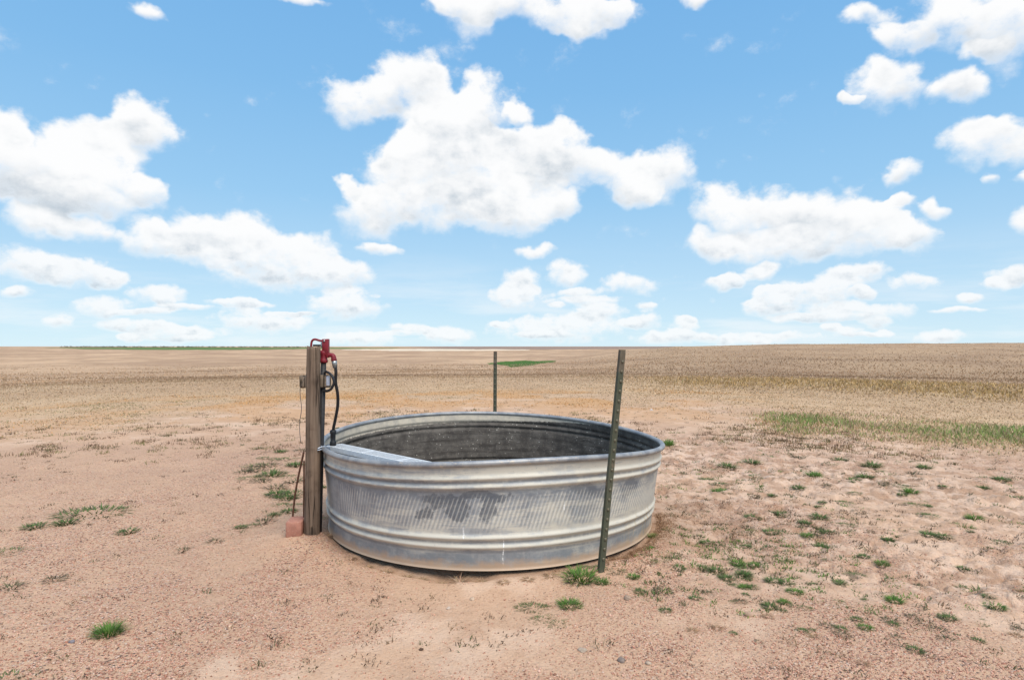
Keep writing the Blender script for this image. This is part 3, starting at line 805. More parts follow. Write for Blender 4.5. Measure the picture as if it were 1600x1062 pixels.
# ------------------------------------------------------------------ the stock tank
def build_tank():
    root = empty("stock_tank", (TANK[0], TANK[1], 0))
    tag(root, "big round galvanised steel stock tank, dented and streaked, standing on bare dirt", "stock tank")
    n = 260
    th = np.radians(90) + np.linspace(0, 2 * np.pi, n + 1)        # the seam faces away
    # profile: fraction of the height, outward bulge, bead 0..1, groove 0..1
    zs = np.concatenate([[0.0, 0.006, 0.012], np.linspace(0.02, 0.585, 96)])
    def bulge(z):
        o = 0
        for c, wd, am in ((0.505, 0.013, 0.013), (0.458, 0.013, 0.013), (0.178, 0.013, 0.013), (0.128, 0.013, 0.012)):
            o = o + am * np.exp(-((z - c) / wd) ** 2)
        return o
    bead = np.clip(bulge(zs) / 0.013, 0, 1)
    groove = sum(np.exp(-((zs - c) / 0.008) ** 2) for c in (0.482, 0.432, 0.153, 0.100))
    ROB = 1.137
    def radius(t, z):
        k = np.clip(z / 0.595, 0, 1) ** 1.3
        dent = 0.010 * fbm(t * 2.2, z * 4 + t * 0, 131, 3) * np.sin(np.pi * np.clip(z / 0.6, 0, 1))
        return ROB * (1 - k) + tank_r(t) * k + dent + bulge(z)
    T, Zf = np.meshgrid(th, zs)
    Rr = radius(T, Zf)
    Zr = 0.014 + Zf * (tank_z(T) - 0.014) / 0.595
    bo = 0.006 * np.exp(-(Zf / 0.006) ** 2)
    def grid(off):
        return np.stack([(Rr + bo + off) * np.cos(T), (Rr + bo + off) * np.sin(T), Zr], -1).reshape(-1, 3)
    V = np.vstack([grid(0.0), grid(-0.004)])
    nz = len(zs); w = n + 1; off = nz * w
    i = np.arange(nz - 1)[:, None] * w; j = np.arange(n)[None]
    Fo = np.stack([i + j, i + j + 1, i + w + j + 1, i + w + j], -1).reshape(-1, 4)
    Fi = (Fo[:, ::-1] + off)
    me = np_mesh("wall", V, np.vstack([Fo, Fi]))
    arc = ((T + np.pi / 2 + np.pi) % (2 * np.pi) - np.pi) * 1.17       # 0 at the front, grows to the right
    arc = (T - np.radians(270)) * 1.17
    inner_arc = (np.radians(450) - T) * 1.17                           # 0 at the far wall, grows to the right
    line = 0.520 - 0.012 * np.cos(T - np.radians(150)) * 1.0 + 0.012 * np.cos(T)
    line = np.where(np.cos(T) > 0, line + 0.055 * np.clip(np.cos(T) - 0.1, 0, 1), line)
    add_attr(me, 'arc', np.concatenate([arc.ravel(), (inner_arc - 0).ravel()]))
    add_attr(me, 'ht', np.concatenate([Zf.ravel(), Zf.ravel()]))
    B = np.repeat(bead[:, None], w, 1).ravel(); Gv = np.repeat(np.clip(groove, 0, 1)[:, None], w, 1).ravel()
    add_attr(me, 'bead', np.concatenate([B, B])); add_attr(me, 'groove', np.concatenate([Gv, Gv]))
    add_attr(me, 'line', np.concatenate([line.ravel(), line.ravel()]))
    mi = np.zeros(len(me.polygons), np.int32); mi[len(Fo):] = 1
    o = link("wall", me, [tank_outer_mat(), tank_inner_mat()], root)
    me.polygons.foreach_set('material_index', mi)
    # rolled rim
    t2 = np.linspace(0, 2 * np.pi, n, endpoint=False)
    sides = 14
    V = []; F = []
    for a in t2:
        rr = tank_r(a) + 0.002; zz = tank_z(a)
        for k in range(sides):
            ph = 2 * math.pi * k / sides
            V.append(((rr + 0.0175 * math.cos(ph)) * math.cos(a), (rr + 0.0175 * math.cos(ph)) * math.sin(a), zz - 0.008 + 0.0165 * math.sin(ph)))
    for a in range(n):
        a2 = (a + 1) % n
        for k in range(sides):
            k2 = (k + 1) % sides
            F.append((a * sides + k, a2 * sides + k, a2 * sides + k2, a * sides + k2))
    link("rim", mesh("rim", V, F), M_RIM, root)
    # floor with dried sediment
    V = [(0, 0, 0.045)]; F = []
    rings = 24; seg = 96
    for r_ in range(1, rings + 1):
        for k in range(seg):
            a = 2 * math.pi * k / seg; q = 1.128 * r_ / rings
            x, y = q * math.cos(a), q * math.sin(a)
            V.append((x, y, 0.045 + 0.02 * float(fbm(x * 3, y * 3, 141, 3))))
    for k in range(seg):
        F.append((0, 1 + k, 1 + (k + 1) % seg))
    for r_ in range(rings - 1):
        for k in range(seg):
            a = 1 + r_ * seg + k; b_ = 1 + r_ * seg + (k + 1) % seg
            F.append((a, a + seg, b_ + seg, b_))
    link("floor", mesh("floor", V, F), noise_mat("dried_tank_mud", (0.07, 0.06, 0.05), (0.11, 0.09, 0.07), 8, 0.85, c3=(0.05, 0.045, 0.04), bump=0.5, bdist=0.01), root)
    return root
build_tank()

# ------------------------------------------------------------------ float valve cover inside the tank
def build_valve_cover():
    A = np.array([-1.200, 4.085]); B = np.array([-0.455, 3.395])       # long edges of the perforated strip run along this chord
    u = (B - A); L = np.linalg.norm(u); u /= L
    v = np.array([-u[1], u[0]])                                        # towards the tank centre
    W = 0.115; Z = 0.567
    root = empty("float_valve_cover", (A[0], A[1], Z))
    tag(root, "perforated zinc strip cover lying across the left corner of the stock tank", "valve cover")
    nu, nv = int(L / 0.0115), 10
    cu, cv = L / nu, W / nv
    V = []; F = []
    K = 8
    def P(a, b, z=0.0):
        q = u * a + v * (b - W / 2)
        return (q[0], q[1], z)
    # every cell is a square with a round hole
    for i in range(nu):
        for j in range(nv):
            o = len(V)
            c = ((i + .5) * cu, (j + .5) * cv)
            solid = (j in (0, nv - 1)) or i < 2 or (i % 33) in (0, 1)
            sq = []
            for k in range(K):
                t = 2 * math.pi * (k + .5) / K
                x, y = math.cos(t), math.sin(t)
                s = max(abs(x), abs(y))
                sq.append((x / s, y / s))
            for x, y in sq: V.append(P(c[0] + x * cu / 2, c[1] + y * cv / 2))
            if solid:
                F.append(tuple(o + k for k in range(K)))
            else:
                for k in range(K):
                    t = 2 * math.pi * (k + .5) / K
                    V.append(P(c[0] + 0.0037 * math.cos(t), c[1] + 0.0037 * math.sin(t)))
                for k in range(K):
                    k2 = (k + 1) % K
                    F.append((o + k, o + k2, o + K + k2, o + K + k))
    # folded edges
    for b0 in (0.0, W):
        o = len(V)
        V += [P(0, b0), P(L, b0), P(L, b0, -0.03), P(0, b0, -0.03)]
        F.append((o, o + 1, o + 2, o + 3))
    link("perforated_strip", mesh("perforated_strip", V, F), M_GRATE, root, smooth=False)
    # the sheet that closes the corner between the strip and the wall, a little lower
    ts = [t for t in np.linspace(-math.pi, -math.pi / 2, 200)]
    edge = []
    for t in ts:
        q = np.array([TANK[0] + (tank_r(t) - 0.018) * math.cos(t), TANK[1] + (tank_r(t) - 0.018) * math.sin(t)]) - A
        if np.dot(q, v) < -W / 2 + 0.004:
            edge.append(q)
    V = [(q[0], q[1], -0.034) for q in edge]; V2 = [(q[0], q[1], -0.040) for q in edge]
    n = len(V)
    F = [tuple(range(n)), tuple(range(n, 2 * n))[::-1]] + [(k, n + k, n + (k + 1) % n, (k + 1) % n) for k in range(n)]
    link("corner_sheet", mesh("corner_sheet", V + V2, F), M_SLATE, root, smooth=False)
    # bracket plate at the wall end
    bx = box(0, 0, 0, 0.09, 0.10, 0.006, 0.002)
    c = u * 0.0 + v * (-0.02)
    o = link("end_plate", mesh("end_plate", [(p[0] + c[0], p[1] + c[1], p[2] - 0.006) for p in bx[0]], bx[1]), M_SLATE, root)
    return A, u, v, Z
VA, VU, VV, VZ = build_valve_cover()

# ------------------------------------------------------------------ timber post with its block
PX, PY = -1.2726, 3.83
def build_post():
    z0 = ground_z(PX, PY)
    root = empty("timber_post", (PX, PY, z0))
    tag(root, "weathered round timber post standing at the left edge of the stock tank", "post")
    H = 1.228 - z0
    n, s = 60, 28
    V = []; F = []
    for i in range(n + 1):
        f = i / n; z = -0.12 + (H + 0.12) * f
        cx = 0.0205 * f + 0.004 * math.sin(f * 5); rad = 0.0495 - 0.0085 * f
        for k in range(s):
            t = 2 * math.pi * k / s
            q = rad * (1 + 0.05 * float(fbm(np.array(math.cos(t) * 1.5 + 4), np.array(math.sin(t) * 1.5 + f * 1.2), 151, 3)) * 1.6)
            crack = 0.006 * math.exp(-((t - 4.25) / 0.07) ** 2) * (0.3 + 0.7 * f)
            zz = z + (0.006 * math.sin(t * 2 + 1) if i == n else 0)
            V.append((cx + (q - crack) * math.cos(t), (q - crack) * math.sin(t), zz))
    for i in range(n):
        for k in range(s):
            k2 = (k + 1) % s
            F.append((i * s + k, i * s + k2, (i + 1) * s + k2, (i + 1) * s + k))
    F.append(tuple(n * s + k for k in range(s)))
    link("pole", mesh("pole", V, F), M_WOOD, root)
    # cross block nailed behind, showing on both sides
    zc = 1.006 - z0
    b1 = box(0.013, 0.045, zc, 0.200, 0.032, 0.082, 0.010, ry=R(-1))
    blk = link("cross_block", mesh("cross_block", *b1), M_WOOD2, root)
    b2 = box(0.098, 0.043, zc + 0.004, 0.022, 0.040, 0.064, 0.005)
    link("end_cap", mesh("end_cap", *b2), noise_mat("pale_plastic_cap", (0.55, 0.57, 0.62), (0.42, 0.45, 0.55), 30, 0.5, bump=0.1), blk)
    return root
build_post()

# ------------------------------------------------------------------ yard hydrant behind the post
def build_hydrant():
    bx, by = -1.245, 3.895
    z0 = ground_z(bx, by)
    root = empty("yard_hydrant", (bx, by, z0))
    tag(root, "red headed yard hydrant on a black pipe, strapped behind the timber post", "hydrant")
    tx = 0.032                                   # lean of the pipe at the head
    zt = 1.132 - z0
    link("pipe", mesh("pipe", *tube([(0, 0, -0.1), (tx * 0.5, 0.0, zt * 0.5), (tx, 0, zt + 0.02)], 0.0175, 16)), M_BLACKPIPE, root)
    # body casting: flared collar, barrel, spout boss
    prof = [(-0.008, 0.023), (0.0, 0.027), (0.010, 0.027), (0.016, 0.023), (0.040, 0.022), (0.052, 0.026), (0.062, 0.026), (0.072, 0.020)]
    V, F = tube([(tx, 0, zt + z) for z, _ in prof], [r for _, r in prof], 20)
    # upright yoke plates each side of the rod
    pl1 = box(tx + 0.014, -0.018, zt + 0.093, 0.038, 0.006, 0.104, 0.003)
    pl2 = box(tx + 0.014, 0.018, zt + 0.093, 0.038, 0.006, 0.104, 0.003)
    back = box(tx + 0.027, 0.0, zt + 0.085, 0.013, 0.040, 0.122, 0.004)
    sp = tube(curve_pts([(tx + 0.01, 0, zt + 0.043), (tx + 0.045, -0.005, zt + 0.042), (tx + 0.063, -0.008, zt + 0.036), (tx + 0.070, -0.009, zt + 0.005)], 14), [0.017, 0.016, 0.015, 0.0145, 0.014, 0.014, 0.014, 0.0145, 0.015, 0.016, 0.016, 0.017, 0.018, 0.018], 16)
    body = link("head", mesh("head", *join((V, F), back, sp)), M_RED, root)
    link("yoke", mesh("yoke", *join(pl1, pl2)), M_RED, root)
    # lift rod and clevis, bare steel
    link("lift_rod", mesh("lift_rod", *join(tube([(tx - 0.002, 0, zt + 0.06), (tx - 0.002, 0, zt + 0.138)], 0.0075, 12), box(tx - 0.004, -0.001, zt + 0.108, 0.026, 0.020, 0.034, 0.004))), M_STEEL, root)
    # handle: goes up from the yoke, over and down behind the post
    pts = [(tx + 0.012, -0.001, zt + 0.132), (tx - 0.020, -0.001, zt + 0.134), (tx - 0.056, -0.001, zt + 0.143), (tx - 0.074, -0.001, zt + 0.133), (tx - 0.080, -0.001, zt + 0.104), (tx - 0.081, -0.001, zt + 0.035)]
    link("handle", mesh("handle", *tube(curve_pts(pts, 34), 0.0072, 12)), M_RED, root)
    link("link_bar", mesh("link_bar", *box(tx - 0.034, 0.0, zt + 0.104, 0.070, 0.008, 0.013, 0.002)), M_BLACKPIPE, root)
    pv = tube([(tx + 0.010, -0.025, zt + 0.133), (tx + 0.010, 0.025, zt + 0.133)], 0.007, 12)
    link("pivot_bolt", mesh("pivot_bolt", *pv), M_STEEL, root)
    # hose adapter at the spout
    link("hose_coupling", mesh("hose_coupling", *tube([(tx + 0.070, -0.009, zt + 0.006), (tx + 0.073, -0.010, zt - 0.012), (tx + 0.077, -0.011, zt - 0.040)], [0.017, 0.0165, 0.014], 14)), M_STEEL, root)
    # strap tying the pipe to the block
    zs_ = 1.03 - z0
    link("strap", mesh("strap", *tube([(0.026 + 0.027 * math.cos(t), 0.027 * math.sin(t), zs_ + 0.006 * math.sin(t)) for t in np.linspace(0, 2 * math.pi, 20)], 0.004, 8)), M_STEEL, root)
    return np.array([bx + tx + 0.077, by - 0.011, z0 + zt - 0.040])
HOSE_TOP = build_hydrant()

def build_hose():
    end = np.array([-1.200, 4.055, VZ + 0.085])
    a = HOSE_TOP
    pts = [a + (0, 0, 0.02), a + (0.004, 0.004, -0.03), (-1.139, 3.905, 1.00), (-1.133, 3.93, 0.92), (-1.143, 3.965, 0.84), (-1.172, 4.01, 0.745), end + (0.004, -0.004, 0.03), end - (0, 0, 0.02)]
    root = empty("fill_hose", tuple(end))
    tag(root, "black rubber fill hose curving from the red hydrant spout into the stock tank", "hose")
    V, F = tube(curve_pts(pts, 60), 0.0100, 14)
    link("tube", mesh("tube", [np.array(p) - end for p in V], F), M_RUBBER, root)
    prof = [(0.02, 0.013), (0.015, 0.021), (-0.005, 0.021), (-0.008, 0.017), (-0.055, 0.017), (-0.06, 0.021), (-0.085, 0.021)]
    link("end_fitting", mesh("end_fitting", *tube([(0, 0, z) for z, _ in prof], [r for _, r in prof], 16)), M_RUBBER, root)
    link("valve_tab", mesh("valve_tab", *box(0.022, 0, 0.030, 0.04, 0.012, 0.007, 0.002, ry=R(-14))), noise_mat("olive_plastic", (0.10, 0.11, 0.05), (0.14, 0.14, 0.08), 30, 0.5), root)
build_hose()

def build_loop():
    """short black hose bent in a loop beside the cross block"""
    c = np.array([-1.190, 3.845, 1.008])
    pts = [(-0.010, 0.030, 0.052), (0.010, 0.004, 0.060), (0.046, -0.012, 0.040), (0.062, -0.014, -0.004), (0.044, -0.010, -0.046), (0.012, 0.004, -0.062), (-0.016, 0.030, -0.058)]
    o = link("hose_loop", mesh("hose_loop", *tube(curve_pts(pts, 40), 0.0085, 12)), M_RUBBER)
    o.location = c
    tag(o, "short loop of black hose bulging out beside the wooden cross block", "hose")
build_loop()

# ------------------------------------------------------------------ small things round the post
def build_small():
    # wire tie from the post to the rim
    zz = 0.592
    pts = []
    for t in np.linspace(-0.7, 2.6, 24):
        pts.append((PX + 0.010 + 0.054 * math.cos(t), PY + 0.054 * math.sin(t), zz + 0.004 * math.sin(2 * t)))
    loop1 = tube(pts, 0.0028, 8)
    a = np.array(pts[0])
    th = -2.62
    rim = np.array([TANK[0] + tank_r(th) * math.cos(th), TANK[1] + tank_r(th) * math.sin(th), tank_z(th)])
    tail = tube(curve_pts([a, (a + rim) / 2 + (0, 0, 0.012), rim + (0.0, 0, 0.014), rim + (0.02, 0.012, 0.008), rim + (0.024, 0.016, -0.02)], 20), 0.0032, 8)
    tail2 = tube(curve_pts([a + (0, 0, -0.01), (a + rim) / 2 + (0, 0, -0.004), rim + (-0.012, 0, -0.004), rim + (0.0, 0.014, 0.012), rim + (0.024, 0.02, -0.01)], 20), 0.0032, 8)
    o = link("tie_wire", mesh("tie_wire", *join(loop1, tail, tail2)), M_ZINC_WIRE)
    tag(o, "twisted galvanised wire tying the timber post to the tank rim", "wire")
    # loose wire hanging left of the post
    pts = [(PX - 0.020, PY - 0.038, 1.05), (PX - 0.062, PY - 0.02, 0.96), (PX - 0.050, PY - 0.03, 0.84), (PX - 0.066, PY - 0.02, 0.74), (PX - 0.056, PY - 0.03, 0.64), (PX - 0.050, PY - 0.01, 0.615)]
    o = link("loose_wire", mesh("loose_wire", *tube(curve_pts(pts, 40), 0.0022, 7)), M_WIRE)
    tag(o, "thin loose wire dangling down the left side of the timber post", "wire")
    # brick
    bx, by = -1.367, 3.83
    gz = ground_z(bx, by)
    b = box(0, 0, 0.048, 0.096, 0.140, 0.097, 0.007, rz=R(6))
    V = [np.array(p) * (1 + 0.03 * float(fbm(np.array(p[0] * 20 + 5), np.array(p[2] * 20 + p[1] * 13), 161, 2))) for p in b[0]]
    o = link("brick", mesh("brick", V, b[1]), M_BRICK)
    o.location = (bx, by, gz - 0.008)
    tag(o, "pinkish clay brick block on the dirt against the foot of the timber post", "brick")
    # leaning rods
    r1 = [(-1.425, 3.90, 0.02), (-1.39, 3.885, 0.30), (-1.332, 3.868, 0.555)]
    o = link("rusty_rod", mesh("rusty_rod", *tube(curve_pts(r1, 16), 0.0065, 8)), M_RUST)
    tag(o, "bent rusty iron rod leaning on the timber post above the pink brick", "rod")
    r2 = [(-1.333, 3.875, 0.0), (-1.331, 3.868, 0.25), (-1.328, 3.862, 0.50)]
    o = link("rusty_rod", mesh("rusty_rod", *tube(r2, 0.006, 8)), M_RUST)
    tag(o, "upright dark rusty rod close against the left side of the timber post", "rod")
build_small()

# ------------------------------------------------------------------ steel T posts
def build_tpost(base, top, rz, label):
    base = np.array(base, float); top = np.array(top, float)
    root = empty("steel_fence_post", tuple(base))
    tag(root, label, "fence post", "steel posts beside the stock tank")
    d = top - base; L = np.linalg.norm(d)
    from mathutils import Vector
    # T section: face flange (x), stem (+y)
    t = 0.0045
    sec = [(-0.0175, 0.0), (-0.0175, -t), (-0.004, -t - 0.0025), (0.004, -t - 0.0025), (0.0175, -t), (0.0175, 0.0), (t / 2 + 0.001, 0.001), (t / 2, 0.034), (-t / 2, 0.034), (-t / 2 - 0.001, 0.001)]
    c, s = math.cos(rz), math.sin(rz)
    k = len(sec)
    def place(x, y, f):
        return (x * c - y * s + d[0] * f, x * s + y * c + d[1] * f, d[2] * f)
    def shaft(f0, f1, n=10):
        V = []; F = []
        for i in range(n + 1):
            f = f0 + (f1 - f0) * i / n
            V += [place(x, y, f) for x, y in sec]
        for i in range(n):
            for q in range(k):
                q2 = (q + 1) % k
                F.append((i * k + q, i * k + q2, (i + 1) * k + q2, (i + 1) * k + q))
        F.append(tuple(n * k + q for q in range(k))); F.append(tuple(range(k))[::-1])
        return V, F
    link("shaft", mesh("shaft", *shaft(-0.15 / L, 0.90)), M_TPOST, root, smooth=False)
    link("worn_top", mesh("worn_top", *shaft(0.90, 1.0, 3)), M_TPOST_WORN, root, smooth=False)
    sm = mesh("stud", *box(0, 0, 0, 0.013, 0.008, 0.014, 0.002))
    f = 0.06; first = True
    while f < 0.985:
        o = link("stud", sm, M_STUD if first else None, root)
        first = False
        o.location = place(0, -t - 0.004, f); o.rotation_euler = (0, 0, rz)
        f += 0.053 / L
    return root
gz = ground_z(0.478, 3.24)
build_tpost((0.478, 3.24, gz), (0.598, 3.262, 1.212), R(28), "leaning green steel fence post in front of the right side of the stock tank")
gz = ground_z(-0.166, 5.93)
build_tpost((-0.170, 5.93, gz), (-0.163, 5.93, 1.180), R(-15), "upright dark steel fence post behind the far rim of the stock tank")

# ------------------------------------------------------------------ vegetation
def blade_strip(V, F, C, base, ang, lean, L, w, tint, seg=3, droop=0.6):
    """one curved grass blade as a tapering strip"""
    dx, dy = math.cos(ang), math.sin(ang)
    px, py = -dy * w / 2, dx * w / 2
    o = len(V)
    x, y, z = base
    a = lean
    for i in range(seg + 1):
        k = 1 - (i / seg) ** 1.5
        if i == seg:
            V.append((x, y, z)); C.append(tint)
        else:
            V.append((x - px * k, y - py * k, z)); V.append((x + px * k, y + py * k, z)); C.append(tint); C.append(tint)
        st = L / seg
        x += dx * math.sin(a) * st; y += dy * math.sin(a) * st; z += math.cos(a) * st
        a = min(a + droop * L * 6 / seg * 0.5 + 0.12, 1.75)
    for i in range(seg - 1):
        q = o + 2 * i
        F.append((q, q + 1, q + 3, q + 2))
    q = o + 2 * (seg - 1)
    F.append((q, q + 1, q + 2))

def grass_mat(name, rough=0.75, trans=True):
    m, g, b = mat_new(name)
    c = g.attr('tint', 'Color')
    n = g.noise(g.pos(), 40.0, 2, 0.5)
    col = g.mix(g.smooth(n, 0.3, 0.7, 0.0, 0.35), c, (0.5, 0.5, 0.5), blend='MULTIPLY')
    g.link(col, b.inputs['Base Color'])
    b.inputs['Roughness'].default_value = rough
    b.inputs['Specular IOR Level'].default_value = 0.2
    tr = N(g.nt, 'ShaderNodeBsdfTranslucent'); g.link(col, tr.inputs[0])
    ms = N(g.nt, 'ShaderNodeMixShader'); ms.inputs[0].default_value = 0.3
    out = g.nt.nodes['Material Output']
    g.link(b.outputs[0], ms.inputs[1]); g.link(tr.outputs[0], ms.inputs[2]); g.link(ms.outputs[0], out.inputs[0])
    return m
M_GRASS = grass_mat("grass_blades")

def vary(c, a=0.25):
    k = 1 + random.uniform(-a, a)
    return (c[0] * k * random.uniform(.9, 1.1), c[1] * k, c[2] * k * random.uniform(.85, 1.15))

GREEN = (0.13, 0.205, 0.06); BRIGHT = (0.15, 0.28, 0.05); DULL = (0.17, 0.165, 0.085)
DRY = (0.40, 0.29, 0.16); DEAD = (0.10, 0.075, 0.045); THATCH = (0.30, 0.16, 0.085)

def tuft_mesh(name, n, rad, L, col, col2, mixd, w=0.004, lean=(0.2, 1.1), sx=1.0):
    V = []; F = []; C = []
    for i in range(n):
        a = random.uniform(0, 2 * math.pi); q = rad * math.sqrt(random.random())
        bx, by = q * math.cos(a) * sx, q * math.sin(a)
        ang = a + random.uniform(-0.9, 0.9)
        l = L * random.uniform(0.45, 1.1)
        le = lean[0] + (lean[1] - lean[0]) * (0.6 * q / rad + 0.4 * random.random())
        blade_strip(V, F, C, (bx, by, -0.004), ang, le, l, w * random.uniform(.7, 1.3), vary(col2 if random.random() < mixd else col), 3)
    me = mesh(name, V, F)
    add_col(me, 'tint', C)
    me.materials.append(M_GRASS)
    return me

TUFTS = {
    'green': [tuft_mesh("grass_tuft", 150, 0.050, 0.055, GREEN, DULL, 0.25, w=0.0055, lean=(0.4, 1.4)) for _ in range(4)],
    'bright': [tuft_mesh("grass_tuft", 190, 0.055, 0.065, BRIGHT, GREEN, 0.4, w=0.0055, lean=(0.3, 1.3)) for _ in range(3)],
    'dull': [tuft_mesh("grass_tuft", 90, 0.055, 0.055, DULL, DEAD, 0.45, w=0.005, lean=(0.5, 1.45)) for _ in range(4)],
    'flat': [tuft_mesh("grass_tuft", 190, 0.085, 0.050, GREEN, DULL, 0.40, w=0.005, lean=(0.7, 1.5), sx=1.5) for _ in range(4)],
    'dry': [tuft_mesh("dry_tuft", 110, 0.03, 0.085, (0.55, 0.38, 0.23), THATCH, 0.35, w=0.0035, lean=(0.6, 1.5)) for _ in range(3)],
    'big': [tuft_mesh("grass_tuft", 330, 0.055, 0.085, BRIGHT, GREEN, 0.45, w=0.0045, lean=(0.1, 1.2))],
}
def put_tuft(kind, px, py, width_px, label, cat="grass tuft", group=None, name="grass_tuft", hs=1.0):
    p = at(px, py)
    z = ground_z(p[0], p[1])
    me = random.choice(TUFTS[kind])
    o = bpy.data.objects.new(name, me); COL.objects.link(o)
    o.location = (p[0], p[1], z)
    o.rotation_euler = (0, 0, random.uniform(0, 6.28) if kind != 'flat' else random.uniform(-0.4, 0.4))
    xs = [v.co.x for v in me.vertices]
    s = width_px * p[1] / FPX / (max(xs) - min(xs)) * (1.55 if kind != 'big' else 1.2)
    o.scale = (s, s, s * hs * random.uniform(0.85, 1.2))
    tag(o, label, cat, group)
    return o

# single tufts that stand out
put_tuft('big', 170, 992, 58, "largest bright green grass tuft, alone on the gravel at the lower left")
put_tuft('flat', 18, 860, 50, "spreading green grass patch at the far left edge of the bare ground")
put_tuft('flat', 145, 802, 90, "long low dark green runner of grass lying left of the post")
put_tuft('bright', 1043, 697, 24, "leafy green weed just beyond the right end of the tank rim", "weed", hs=1.4)
put_tuft('bright', 1020, 842, 15, "small upright green weed against the right foot of the tank", "weed", hs=1.8)
put_tuft('green', 200, 830, 30, "lone small green tuft between the brick and the left edge")
put_tuft('bright', 905, 908, 52, "bright green tuft at the foot of the leaning steel post, left side")
put_tuft('bright', 890, 945, 36, "bright green tuft in the gravel below the leaning steel post")
put_tuft('flat', 832, 948, 44, "dark green tuft in the gravel left of the one below the steel post")
put_tuft('flat', 962, 898, 30, "small green tuft close to the right foot of the leaning steel post")
put_tuft('dull', 85, 905, 34, "thin dull tuft on the gravel above the largest green tuft")
put_tuft('dull', 15, 918, 40, "sparse dull tuft at the left edge below the spreading grass patch")
put_tuft('green', 55, 823, 36, "left one of two small green tufts above the left edge patch")
put_tuft('green', 103, 818, 34, "right one of two small green tufts above the left edge patch")
put_tuft('flat', 15, 1060, 60, "green tuft cut by the bottom left corner of the picture")
put_tuft('flat', 405, 728, 46, "upper green patch of grass on the dirt left of the timber post")
put_tuft('flat', 455, 772, 60, "green patch of grass right behind the pink brick and the timber post")
# groups of look-alikes
G1 = "green tufts left of the timber post"
for px, py, w in ((385, 738, 34), (400, 735, 36), (418, 728, 36), (408, 752, 30), (450, 745, 34), (463, 752, 34), (434, 772, 36), (448, 778, 34), (462, 790, 26), (395, 822, 30), (428, 806, 20), (415, 716, 24), (440, 706, 22), (392, 748, 36), (425, 742, 40), (445, 718, 36), (462, 728, 30), (440, 790, 34), (412, 816, 34), (376, 824, 18), (452, 800, 26), (336, 846, 26), (286, 858, 26), (432, 762, 34), (404, 700, 20), (470, 705, 24), (505, 812, 16), (505, 760, 14)):
    put_tuft(random.choice(['green', 'flat', 'dull']), px, py, w, "small green tuft among those scattered on the dirt near the timber post", group=G1)
G2 = "tufts below the leaning steel post"
for px, py, w in ((848, 966, 34), (872, 974, 32), (940, 912, 22), (1010, 882, 28), (1032, 878, 26), (1048, 872, 26), (990, 905, 20), (1000, 925, 20), (915, 890, 22), (935, 893, 26), (1060, 890, 24)):
    put_tuft(random.choice(['green', 'bright', 'flat']), px, py, w, "small green tuft on the dirt around the foot of the leaning steel post", group=G2)
G3 = "tufts scattered right of the tank"
RIGHT = [(262,268),(275,262),(312,283),(312,313),(448,333),(160,283),(440,405),(552,395),(418,453),(647,440),(705,413),(865,397),(800,362),(843,325),(885,258),(940,293),(1075,250),(1013,293),(1073,367),(1130,415),(1050,460),(810,447),(735,477),(513,473),(418,528),(655,500),(715,528),(880,570),(952,592),(470,593),(450,600),(385,598),(395,607),(400,625),(405,650),(413,645),(848,643),(680,683),(525,670),(573,680),(610,720),(785,675),(773,752),(565,763),(645,782),(393,757),(430,697),(340,660),(300,630),(330,650),(360,672),(380,690),(410,700),(445,700),(250,615),(230,685),(265,720),(220,740),(88,713),(145,575),(510,778),(735,850),(800,885),(885,858),(985,825),(1005,890),(1080,945),(1070,808),(1170,858),(1210,815),(1260,660),(1335,660),(1370,740),(1395,770),(1480,735),(1330,897),(1485,855),(1120,830),(1190,490),(1130,485),(1350,300),(1420,275),(1500,335),(1315,427),(1270,450),(1115,217),(750,207),(632,177),(565,147),(640,213),(685,255),(785,190),(345,215),(380,215),(455,250),(440,200),(835,265),(915,215),(940,232),(1415,510),(1095,685),(1060,320),(625,300),(690,450),(1000,745),(1340,835),(1210,900),(1130,965),(100,790)]
for i, (X, Y) in enumerate(RIGHT):
    px = 1000 + X / 2.5167; py = 640 + Y / 2.5167 + 3
    kind = 'dull' if Y > 800 and i % 3 else random.choice(['green', 'green', 'bright', 'flat', 'dull'])
    put_tuft(kind, px, py, random.uniform(18, 29), "small green tuft scattered over the trampled dirt right of the tank", group=G3)
for _ in range(85):
    X = random.uniform(40, 1500); Y = 200 + 720 * random.random() ** 1.1
    if Y < 250 + 0.02 * X or (X < 230 and Y < 540): continue
    put_tuft(random.choice(['dull', 'green', 'green', 'flat']), 1000 + X / 2.5167, 640 + Y / 2.5167, random.uniform(9, 19), "small green tuft scattered over the trampled dirt right of the tank", group=G3)
G4 = "dry tufts on the gravel at lower right"
for X, Y in ((300, 862), (205, 872), (875, 1002), (680, 892), (500, 818), (1480, 880), (1560 - 60, 700)):
    put_tuft('dry', 1000 + X / 2.5167, 640 + Y / 2.5167 + 2, 22, "small dead grass tuft on the bare ground at lower right", group=G4, name="dry_tuft", hs=0.7)
G5 = "dead grass roots under the tank front"
for px, py, w in ((603, 893, 26), (636, 897, 26), (718, 908, 40), (786, 914, 22), (575, 884, 20), (512, 842, 26), (660, 900, 24), (690, 904, 20), (752, 908, 26), (825, 910, 24), (860, 905, 28), (548, 872, 20)):
    put_tuft('dry', px, py, w, "pale dead grass root clump hanging at the front edge under the tank", group=G5, name="dry_tuft", hs=0.45)

